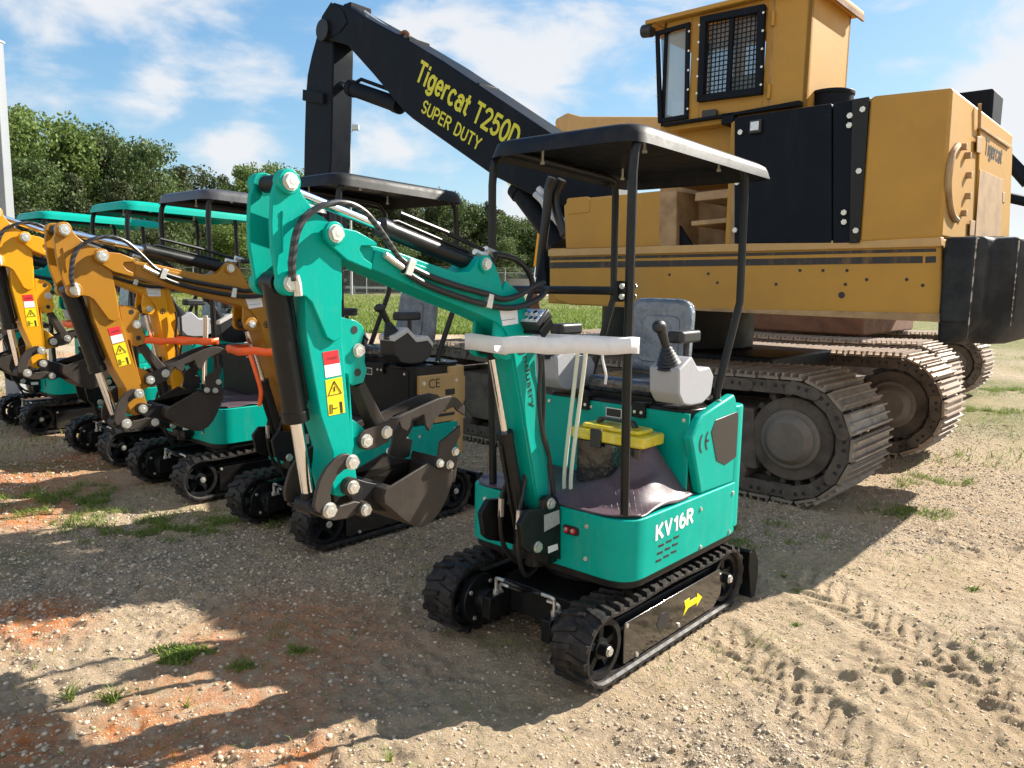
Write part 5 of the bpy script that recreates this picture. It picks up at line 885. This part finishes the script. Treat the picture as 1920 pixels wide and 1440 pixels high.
def cyl2(nm, a, c, split, r, rr, y):
    A, Cc = Vector((a[0], y, a[1])), Vector((c[0], y, c[1])); md = A+(Cc-A)*split; d = (Cc-A).normalized(); b = MB(); b.cyl(A, md, r, n=28); b.cyl(md-d*.10, md, r*1.12, n=28); b.cyl(A, A+d*.12, r*1.1, n=28); u = Vector((0, 0, 1)); u = (u-d*u.dot(d)).normalized()
    b.tube([A+u*(r+.04)+d*.1, md+u*(r+.05)-d*.2, md+u*(r)-d*.12], .025); o = b.obj(nm, 'tblack', LD, bevel=.004); b = MB(); b.cyl(md, Cc, rr, n=24); b.obj('piston_rod', 'chrome', o); b = MB(); b.cyl(Cc-Vector((0, .12, 0)), Cc+Vector((0, .12, 0)), rr*1.7, n=20); b.obj('rod_eye', 'tblack', o); return o
a_, c_ = [(5.853, 3.803), (7.316, 4.323)]; cyl2('arm_cylinder', a_, c_, .72, .10, .055, YB-.2)
a_, c_ = [(3.175, 1.985), (4.032, 2.861)]; cyl2('boom_cylinder', a_, c_, .76, .115, .06, YB-.2); cyl2('boom_cylinder', a_, c_, .76, .115, .06, YB-.75)
for s3 in ([(2.832, -0.6, 2.621), (2.871, -0.6, 2.517), (2.881, -0.6, 2.389), (2.903, -0.6, 2.174), (2.939, -0.6, 1.912), (2.968, -0.6, 1.647)], [(2.786, -0.7, 2.607), (2.852, -0.7, 2.482), (2.855, -0.7, 2.353), (2.801, -0.7, 2.209), (2.726, -0.7, 2.066)], [(3.214, -0.8, 2.503), (3.106, -0.8, 2.418), (3.029, -0.8, 2.303), (2.823, -0.8, 2.184)], [(3.255, -0.9, 2.571), (3.116, -0.9, 2.45), (3.007, -0.9, 2.287), (2.895, -0.9, 2.215)]):
    b = MB(); b.tube(spline(s3, 5), .045 if s3[0][1] > -.75 else .035, n=10); b.obj('boom_hose', 'hose' if s3[0][1] > -.75 else 'galv', LD)
P = [(2.61, 1.896), (2.645, 1.746), (2.705, 1.518), (2.521, 1.522), (2.566, 1.746), (2.584, 1.896)]; b = MB(); b.prism(P, -.2, -.5); b.obj('front_bumper', 'tblack', LD, bevel=.01)
b = MB(); b.box(2.2, 3.1, -1.5, -.9, 1.38, 1.95); b.obj('boom_foot', 'tan', LD, bevel=.02)

# ------------------------------------------------------------------ second crawler behind, seen past the log loader
TB = thing('crawler_loader', 'ochre crawler machine with rusty tracks half hidden behind the log loader', 'crawler machine', (2.06, 5.45, 0), R(138))
xo = -.35
big_track(TB, -5.0, -5.7, .15, 4.4, .95, 'shoer'); big_track(TB, -7.7, -8.4, .3, 4.5, .95, 'shoer')
b = MB(); b.box(1.4, 4.2, -8.0, -5.6, .95, 1.5); b.obj('deck_frame', 'rust', TB, bevel=.03); b = MB(); b.box(.9, 3.2, -7.6, -5.8, 1.5, 2.2); b.obj('engine_hood', 'tan', TB, bevel=.06)
for pp in ([(0.264, -7.5, 3.413), (-0.014, -7.5, 3.065)], [(0.448, -7.9, 3.668), (0.061, -7.9, 3.223)], [(0.167, -7.0, 2.864), (-0.116, -7.0, 2.778)]): b = MB(); b.tube(pp, .07, n=6); b.obj('grapple_arm', 'tblack', TB)
# yellow excavator arm behind the loader's nose
YX = thing('backhoe', 'yellow backhoe with folded arm just visible behind the black boom', 'backhoe', (1.3, 16, 0), 0)
def yx(px, py): return ((px-960)/1450*16-1.3, 1.6+(528-py)/1450*16)
b = MB(); b.prism([yx(1030, 238), yx(1052, 226), (yx(1075, 232)), (2.2, 4.9), (3.4, 3.4), (3.4, 2.9), (2.9, 3.0), (1.9, 4.4), yx(1060, 262), yx(1036, 258)], -.15, .15); b.obj('boom', 'tan_lip', YX, bevel=.03)
b = MB(); b.prism([yx(1046, 232), yx(1060, 262), yx(1022, 430), yx(1012, 500), yx(996, 500), yx(1003, 430), yx(1028, 250)], -.12, .12); b.obj('dipper_arm', 'amber', YX, bevel=.03)
b = MB(); b.cyl((yx(1003, 500)[0], 0, yx(1003, 500)[1]), (yx(998, 545)[0], 0, yx(998, 545)[1]), .05); b.obj('piston_rod', 'chrome', YX)
b = MB(); b.box(1.0, 3.6, -.9, .9, .9, 2.1); b.box(1.6, 3.0, -.75, .75, 2.1, 3.0); b.obj('body', 'amber', YX, bevel=.08)
for x in (1.4, 3.2):
    for y in (-.95, .7): b = MB(); b.cyl((x, y, .6), (x, y+.3, .6), .6, n=28); b.obj('wheel', 'tyre', YX, bevel=.05)
b = MB(); b.prism([yx(988, 545), yx(1004, 545), yx(1012, 590), yx(1000, 625), yx(985, 600)], -.35, .35); b.obj('bucket', 'rust', YX, bevel=.03)

# ------------------------------------------------------------------ far background
wall = thing('barrier_wall', 'long pale concrete barrier wall beyond the grass field', 'wall', (0, 104, 0))
b = MB()
for k in range(22): x = -75+k*6.1; b.prism([(-.35, -.3), (-.3, .35), (-.14, .7), (-.10, 2.0), (.10, 2.0), (.14, .7), (.3, .35), (.35, -.3)], x, x+6.05, 'yz')
b.obj('wall_panels', 'concrete', wall)
road = MB().box(-120, 120, 92, 102, -.2, .02).obj('road', 'concrete', None, smooth=0); tag(road, kind='structure')
gr_ = thing('guardrail', 'galvanised guardrail running in front of the concrete wall', 'guardrail', (0, 88, 0)); b = MB()
b.prism([(-.0, .50), (.06, .53), (.0, .60), (.0, .66), (.06, .73), (.0, .80), (-.02, .80), (.04, .73), (-.02, .66), (-.02, .60), (.04, .53), (-.02, .50)], -70, 60, 'yz'); b.obj('rail', 'galv', gr_)
for k in range(33): b = MB(); b.box(-70+k*4-.08, -70+k*4+.08, .03, .2, -.2, .85); b.obj('guardrail_post', 'galv', gr_)
fc = thing('chain_link_fence', 'chain link fence with barbed wire in front of the trees', 'fence', (0, 72, 0))
for k in range(28): b = MB(); x = -52+k*3.2; b.cyl((x, 0, -.2), (x, 0, 2.55), .04, n=8); b.cyl((x, 0, 2.5), (x, -.3, 2.85), .025, n=6); b.obj('fence_post', 'galv', fc)
b = MB(); b.cyl((-52, 0, 2.4), (34.4, 0, 2.4), .025, n=6)
for z, y in ((2.6, -.1), (2.72, -.2), (2.84, -.3)): b.cyl((-52, y, z), (34.4, y, z), .009, n=4)
b.obj('top_rail', 'galv', fc)
b = MB(); k = -52
while k < 34.4:
    for s_ in (1, -1):
        x0, x1 = (k, k+2.4) if s_ > 0 else (k+2.4, k)
        b.add([(x0, -.005*s_, 0), (x0+.02, -.005*s_, 0), (x1+.02, -.005*s_, 2.4), (x1, -.005*s_, 2.4)], [(0, 1, 2, 3)])
    k += .26
b.obj('wire_mesh', 'galv', fc, smooth=0)
# white pickup with dark load
pk = thing('pickup_truck', 'white pickup truck towing a dark load past the concrete wall', 'pickup truck', (-12.2, 96, 0.02), 0)
b = MB(); b.prism([(-.3, .45), (-.3, 1.15), (.0, 1.2), (.35, 1.78), (1.75, 1.82), (2.25, 1.22), (3.5, 1.12), (3.65, .8), (3.65, .45)], -.9, .9); pb = b.obj('body', 'van', pk, bevel=.08)
b = MB(); b.prism([(.3, 1.22), (.5, 1.68), (1.65, 1.72), (2.0, 1.24)], -.91, .91); b.obj('window', 'bplastic', pb)
b = MB(); b.box(-2.1, -.35, -.9, .9, .55, 1.15); b.obj('truck_bed', 'van', pk, bevel=.04); b = MB()
for k in range(10): x = -1.9+k*.16; z = .5*random.random(); b.obox((x, 0, 1.2+z*.6), (.16, 0, .05), (0, .7, 0), (0.03, 0, .30+.2*z))
b.obj('load', 'rust', pk)
for x in (-1.3, 2.7):
    for s_ in (-1, 1): b = MB(); b.cyl((x, s_*.75, .36), (x, s_*.95, .36), .38, n=20); w = b.obj('wheel', 'tyre', pk); b = MB(); b.cyl((x, s_*.94, .36), (x, s_*.96, .36), .2, n=14); b.obj('rim', 'galv', w)
lp = thing('light_pole', 'tall slim floodlight pole beyond the black loader arm', 'light pole', ((658-960)/1450*70, 70, 0)); b = MB(); b.cyl((0, 0, 0), (0, 0, 14.4), .13, .07, n=8); b.obj('pole', 'galv', lp)
for s_ in (-1, 1): b = MB(); b.box(s_*.5-.3, s_*.5+.3, -.25, .2, 14.5+(.3 if s_ < 0 else 0), 14.95+(.3 if s_ < 0 else 0)); b.cyl((0, 0, 14.3), (s_*.5, 0, 14.6), .05, n=6); b.obj('lamp_head', 'galv', lp, bevel=.06)
b = MB(); b.prism(rpoly([(-.085, -.085), (.085, -.085), (.085, .085), (-.085, .085)], .02), 0, 4.42, 'xy'); po = thing('steel_post', 'tall square galvanised steel post at the left edge', 'post', (-6.42, 9.9, -.02)); b.obj('shaft', 'postgalv', po); b = MB(); b.box(-.095, .095, -.095, .095, 4.42, 4.44); b.obj('post_cap', 'galv', po)

# ------------------------------------------------------------------ trees
def leaf_mesh(nm, kind, seed, nl):
    rs = np.random.RandomState(seed); C_ = []
    nb = 40 if kind != 'pine' else 46
    for i in range(nb):
        t = rs.rand(); a = rs.rand()*6.28
        if kind == 'pine': z = .28+.7*t; rr = (1-t)*.26*(.35+.75*rs.rand())+.02; sz = .05+.07*(1-t)
        else: z = .24+.72*t; env = math.sqrt(max(0, 1-((z-.60)/.42)**2)); rr = env*.30*rs.rand()**.5; sz = .055+.075*rs.rand()*env+.02
        C_.append((rr*math.cos(a), rr*math.sin(a), z, sz))
    per = nl//nb; V = []; 
    for (cx, cy, cz, sz) in C_:
        d = rs.randn(per, 3); d /= np.linalg.norm(d, axis=1)[:, None]; rad = sz*(.55+.6*rs.rand(per)[:, None]); p = np.array([cx, cy, cz])+d*rad*np.array([1.15, 1.15, .8])
        s_ = (.006+.0065*rs.rand(per))[:, None]; nrm = d+.9*rs.randn(per, 3); nrm /= np.linalg.norm(nrm, axis=1)[:, None]; u = np.cross(nrm, rs.randn(per, 3)); u /= np.linalg.norm(u, axis=1)[:, None]; w = np.cross(nrm, u)
        V.append(np.stack([p-u*s_*1.3-w*s_*.2, p-w*s_*.8, p+u*s_*1.3+w*s_*.3, p+w*s_*.9], 1))
    V = np.concatenate(V).reshape(-1, 3); n = len(V)//4; F = np.arange(n*4).reshape(n, 4); me = bpy.data.meshes.new(nm); me.vertices.add(len(V)); me.vertices.foreach_set('co', V.ravel()); me.loops.add(F.size); me.loops.foreach_set('vertex_index', F.ravel().astype(np.int32)); me.polygons.add(n); me.polygons.foreach_set('loop_start', np.arange(0, n*4, 4).astype(np.int32)); me.update(calc_edges=True); me.validate()
    b = MB(); b.tube([(0, 0, 0), (.006, .004, .25), (-.008, .006, .5), (0, 0, .82)], [.020, .015, .010, .003], n=8)
    for (cx, cy, cz, sz) in C_[::3]: b.tube([(0, 0, cz*.62), (cx*.5, cy*.5, cz*.82), (cx, cy, cz)], [.008, .005, .002], n=5)
    tm = bpy.data.meshes.new('trunk'); tm.from_pydata(b.v, [], b.f); tm.materials.append(M['bark']); return me, tm
LM = [leaf_mesh('crown', 'oak', 100+i, 9500) for i in range(4)]+[leaf_mesh('crown', 'pine', 200+i, 8000) for i in range(2)]
VAR = {}
def crown_mesh(i, mt):
    if (i, mt) not in VAR: m_ = LM[i][0].copy(); m_.materials.clear(); m_.materials.append(M[mt]); VAR[(i, mt)] = m_
    return VAR[(i, mt)]
rt = random.Random(21)
# (pixel x, pixel y of the top, distance)  -> stand at their real distance
spec = [(-60, 190, 66, 0), (30, 205, 68, 1), (95, 215, 63, 1), (60, 300, 58, 0), (150, 232, 70, 0), (210, 243, 72, 0), (150, 330, 60, 2), (262, 265, 70, 0), (300, 272, 66, 0), (235, 340, 62, 2), (345, 312, 82, 2), (390, 318, 88, 2), (425, 330, 92, 2), (455, 308, 86, 1), (490, 322, 90, 0), (540, 305, 88, 1), (585, 320, 92, 0), (640, 345, 100, 0), (700, 350, 104, 0), (755, 358, 106, 0), (805, 352, 104, 1), (845, 358, 102, 0), (885, 378, 104, 0), (925, 395, 108, 2), (965, 402, 108, 0), (1005, 408, 108, 0), (1050, 400, 110, 0), (1110, 395, 112, 1), (310, 380, 74, 2), (380, 385, 80, 0), (470, 390, 84, 2), (560, 390, 88, 0), (670, 410, 96, 2), (760, 415, 98, 1), (850, 420, 98, 2), (940, 440, 100, 0), (-150, 180, 64, 0), (-260, 170, 66, 2), (1180, 400, 115, 0), (1260, 400, 118, 0), (90, 400, 56, 2), (180, 410, 58, 0), (270, 430, 62, 2), (20, 420, 55, 0), (1350, 410, 120, 0), (2050, 440, 120, 0), (2150, 430, 110, 1), (440, 420, 78, 1), (620, 440, 92, 0), (720, 440, 92, 0)]
extra = [(rt.uniform(20, 1100), 0, 0, rt.choice((0, 0, 1, 2, 2))) for _ in range(22)]+[(590+i*36, 0, 0, rt.choice((0, 1, 2))) for i in range(14)]
for k, (px, _, _, kd) in enumerate(extra): D = np.interp(px, (0, 250, 350, 700, 1100), (64, 72, 86, 100, 110))+rt.uniform(-4, 4); spec.append((px, np.interp(px, (0, 150, 320, 560, 800, 1100), (225, 250, 292, 322, 350, 395))+rt.uniform(0, 34), D, kd))
spec = [q for q in spec if q[0] < 1300]; spec.sort(); ORD = 'first second third fourth fifth sixth seventh eighth ninth tenth eleventh twelfth thirteenth fourteenth fifteenth sixteenth seventeenth eighteenth nineteenth twentieth'.split(); ORD += ['twenty-'+q for q in ORD[:9]]+['thirtieth']+['thirty-'+q for q in ORD[:9]]+['fortieth']+['forty-'+q for q in ORD[:9]]+['fiftieth']+['fifty-'+q for q in ORD[:9]]; cnt = {0: 0, 1: 0, 2: 0}
lab = {0: 'dark oak crown', 1: 'brighter green crown', 2: 'dusky olive pine crown'}
for (px, py, D, kd) in spec:
    H = (1.6+(528-py)/1450*D)/1.07; x = (px-960)/1450*D; mi = rt.randrange(4) if kd != 2 else 4+rt.randrange(2)
    if kd == 2 and rt.random() < .35: mi = rt.randrange(4)
    o = thing('pine_tree' if kd == 2 else 'broadleaf_tree', '%s, %s such crown from the left in the far tree line' % (lab[kd], ORD[cnt[kd]]), 'tree', (x, D, -.1), rt.random()*6, ('pines' if kd == 2 else 'bright crowns' if kd == 1 else 'dark crowns')+' in the tree line'); wd = rt.uniform(.60, .98)*(12/H if H < 12 else 1)
    cnt[kd] += 1
    for nm, me in (('crown', crown_mesh(mi, ('leafA', 'leafB', 'leafC')[kd])), ('trunk', LM[mi][1])):
        c = bpy.data.objects.new(nm, me); COL.objects.link(c); c.parent = o; c.scale = (H*wd, H*wd, H)
# undergrowth closing the foot of the tree line
rs = np.random.RandomState(8); n = 42000; px = rs.rand(n)*1700-350; D = np.interp(px, (-300, 250, 350, 700, 1350), (62, 70, 84, 102, 118))+rs.rand(n)*10+3; x = (px-960)/1450*D; z = (rs.rand(n)**1.3)*(3.0+4.0*(vnoise(px, D, 60, 90)+.5)); P = np.stack([x, D, z], 1)
s_ = (.22+.22*rs.rand(n))[:, None]; nr = rs.randn(n, 3); nr[:, 1] -= 1; nr /= np.linalg.norm(nr, axis=1)[:, None]; u = np.cross(nr, rs.randn(n, 3)); u /= np.linalg.norm(u, axis=1)[:, None]; w = np.cross(nr, u); V = np.stack([P-u*s_, P-w*s_*.7, P+u*s_, P+w*s_*.7], 1).reshape(-1, 3)
F = np.arange(n*4).reshape(n, 4); me = bpy.data.meshes.new('undergrowth'); me.vertices.add(len(V)); me.vertices.foreach_set('co', V.ravel()); me.loops.add(F.size); me.loops.foreach_set('vertex_index', F.ravel().astype(np.int32)); me.polygons.add(n); me.polygons.foreach_set('loop_start', np.arange(0, n*4, 4).astype(np.int32)); me.update(calc_edges=True); link('undergrowth', me, 'leafA', smooth=0)['kind'] = 'stuff'

# ------------------------------------------------------------------ the row of mini excavators
G_ = 'mini excavators parked in a row'
mini('mini_excavator', 'glossy teal mini excavator with black canopy, nearest in the row, boom raised', CENT[0], 'teal', 'teal', (0, 0), 'satin', main=True, group=G_)
mini('mini_excavator', 'ochre-armed mini excavator with orange tape, directly behind the nearest teal one', CENT[1], 'yellow', 'teal', (-2.3, -5), 'satin', rear=-.60, style='slats', group=G_, covers='tan_lip')
mini('mini_excavator', 'bright yellow-armed mini excavator with grey canopy, third in the row', CENT[2], 'amber', 'teal', (4.9, -4.5), 'greyc', rear=-.60, style='slats', group=G_)
mini('mini_excavator', 'teal mini excavator with wide teal canopy, behind the two yellow-armed ones', CENT[3], 'teal', 'teal', (0, -4), 'teal', style='grille', group=G_)
mini('mini_excavator', 'teal mini excavator at the far left end of the row, bucket in the shade', CENT[4], 'teal', 'teal', (-2, -3), 'teal', style='grille', group=G_)

def W(ctr, p):
    A = R(228.5); return Vector((ctr[0]+p[0]*math.cos(A)-p[1]*math.sin(A), ctr[1]+p[0]*math.sin(A)+p[1]*math.cos(A), p[2]))
# toolbox on the deck of the front machine
tb = thing('toolbox', 'black film-wrapped toolbox with yellow lid on the floor of the front excavator', 'toolbox', W(CENT[0], (0, 0, 0)), R(228.5))
x0, x1, y0, y1 = -.10, .10, -.085, .315
b = MB(); b.prism(rpoly([(x0+.02, y0+.03), (x0+.02, y1-.03), (x1-.015, y1-.03), (x1-.015, y0+.03)], .02), .68, .885, 'xy'); b.obj('box_body', 'boxfilm', tb, bevel=.008)
b = MB(); b.prism(rpoly([(x0, y0), (x0, y1), (x1, y1), (x1, y0)], .03), .885, .935, 'xy'); b.prism(rpoly([(x0+.03, y0+.04), (x0+.03, y1-.04), (x1-.03, y1-.04), (x1-.03, y0+.04)], .03), .935, .955, 'xy'); b.obj('lid', 'ylid', tb, bevel=.008)
b = MB(); b.box(x1-.005, x1+.008, .04, .10, .86, .945); b.obj('latch', 'bplastic', tb, bevel=.003); b = MB(); b.prism([(.0, .955), (.02, .985), (.20, .985), (.22, .955), (.20, .955), (.19, .973), (.04, .973), (.02, .955)], -.02, .01, 'yz'); b.obj('handle', 'bplastic', tb, bevel=.004)
# plastic film bunched round the toolbox
# white strap from boom to canopy post
def ribbon(nm, L, z0, z1, m, root, par=None):
    V = []; n = len(L)
    for i, (x, y, dz) in enumerate(L): V += [(x, y, z0+dz), (x, y, (z0+z1)/2+dz+.001), (x, y, z1+dz)]
    F = [(i*3+k, ((i+1) % n)*3+k, ((i+1) % n)*3+k+1, i*3+k+1) for i in range(n) for k in (0, 1)]; o = MB().add(V, F).obj(nm, m, par, smooth=12); s = o.modifiers.new('solid', 'SOLIDIFY'); s.thickness = .004; return o
def strap_loop(bx, pz, px_, py_):
    L = [(bx-.005, -.095), (bx, -.05), (bx, .05), (bx-.01, .10)]; n = 9
    a, c = (bx-.01, .10), (px_+.03, py_+.022)
    L += [(a[0]+(c[0]-a[0])*t, a[1]+(c[1]-a[1])*t) for t in [i/n for i in range(1, n+1)]]; L += [(px_-.025, py_+.024), (px_-.03, py_-.01), (bx-.20, -.09)]
    return L
bxs = 0.742; so = thing('strap', 'white woven strap tying the teal boom to the canopy post', 'strap', W(CENT[0], (0, 0, 0)), R(228.5))
L = strap_loop(bxs+.045, 0, .385, .42); ribbon('strap_band', [(x, y, .004*math.sin(i*1.7)-.012*max(0, (x-.4)/.5)*0) for i, (x, y) in enumerate(L)], 1.33, 1.379+.015, 'strap', None, so)
b = MB(); k_ = [(0.832, 1.363), (0.79, 1.361), (0.789, 1.346), (0.808, 1.335), (0.83, 1.344)]; b.prism(k_, .106, .110); b.obj('strap_tail', 'strap', so); b = MB(); b.tube(spline([(.40, .30, 1.34), (.40, .30, 1.30), (.395, .315, 1.24), (.39, .31, 1.20)]), .006, n=6); b.obj('strap_end', 'strap', so)
for ci, z0, z1, lb in ((1, 1.155, 1.20, 'orange plastic tape round the ochre boom and canopy post of the second excavator'), (2, 1.12, 1.165, 'orange plastic tape between the bright yellow boom and its canopy post'), (3, 1.16, 1.21, 'orange plastic tape on the teal excavator behind the yellow arms')):
    o = thing('tape', lb, 'tape', W(CENT[ci], (0, 0, 0)), R(228.5), 'orange tapes on the row')
    L = strap_loop({1: .84, 2: .74, 3: .76}[ci], 0, .385, .42); ribbon('tape_band', [(x, y, .006*math.sin(i*2.1)) for i, (x, y) in enumerate(L)], z0, z1, 'orange', None, o)
    if ci == 1: b = MB(); b.tube(spline([(.80, .11, 1.16), (.79, .14, 1.08), (.76, .15, .95), (.76, .13, .86)]), [.013]*19, n=5); b.obj('tape_tail', 'orange', o)
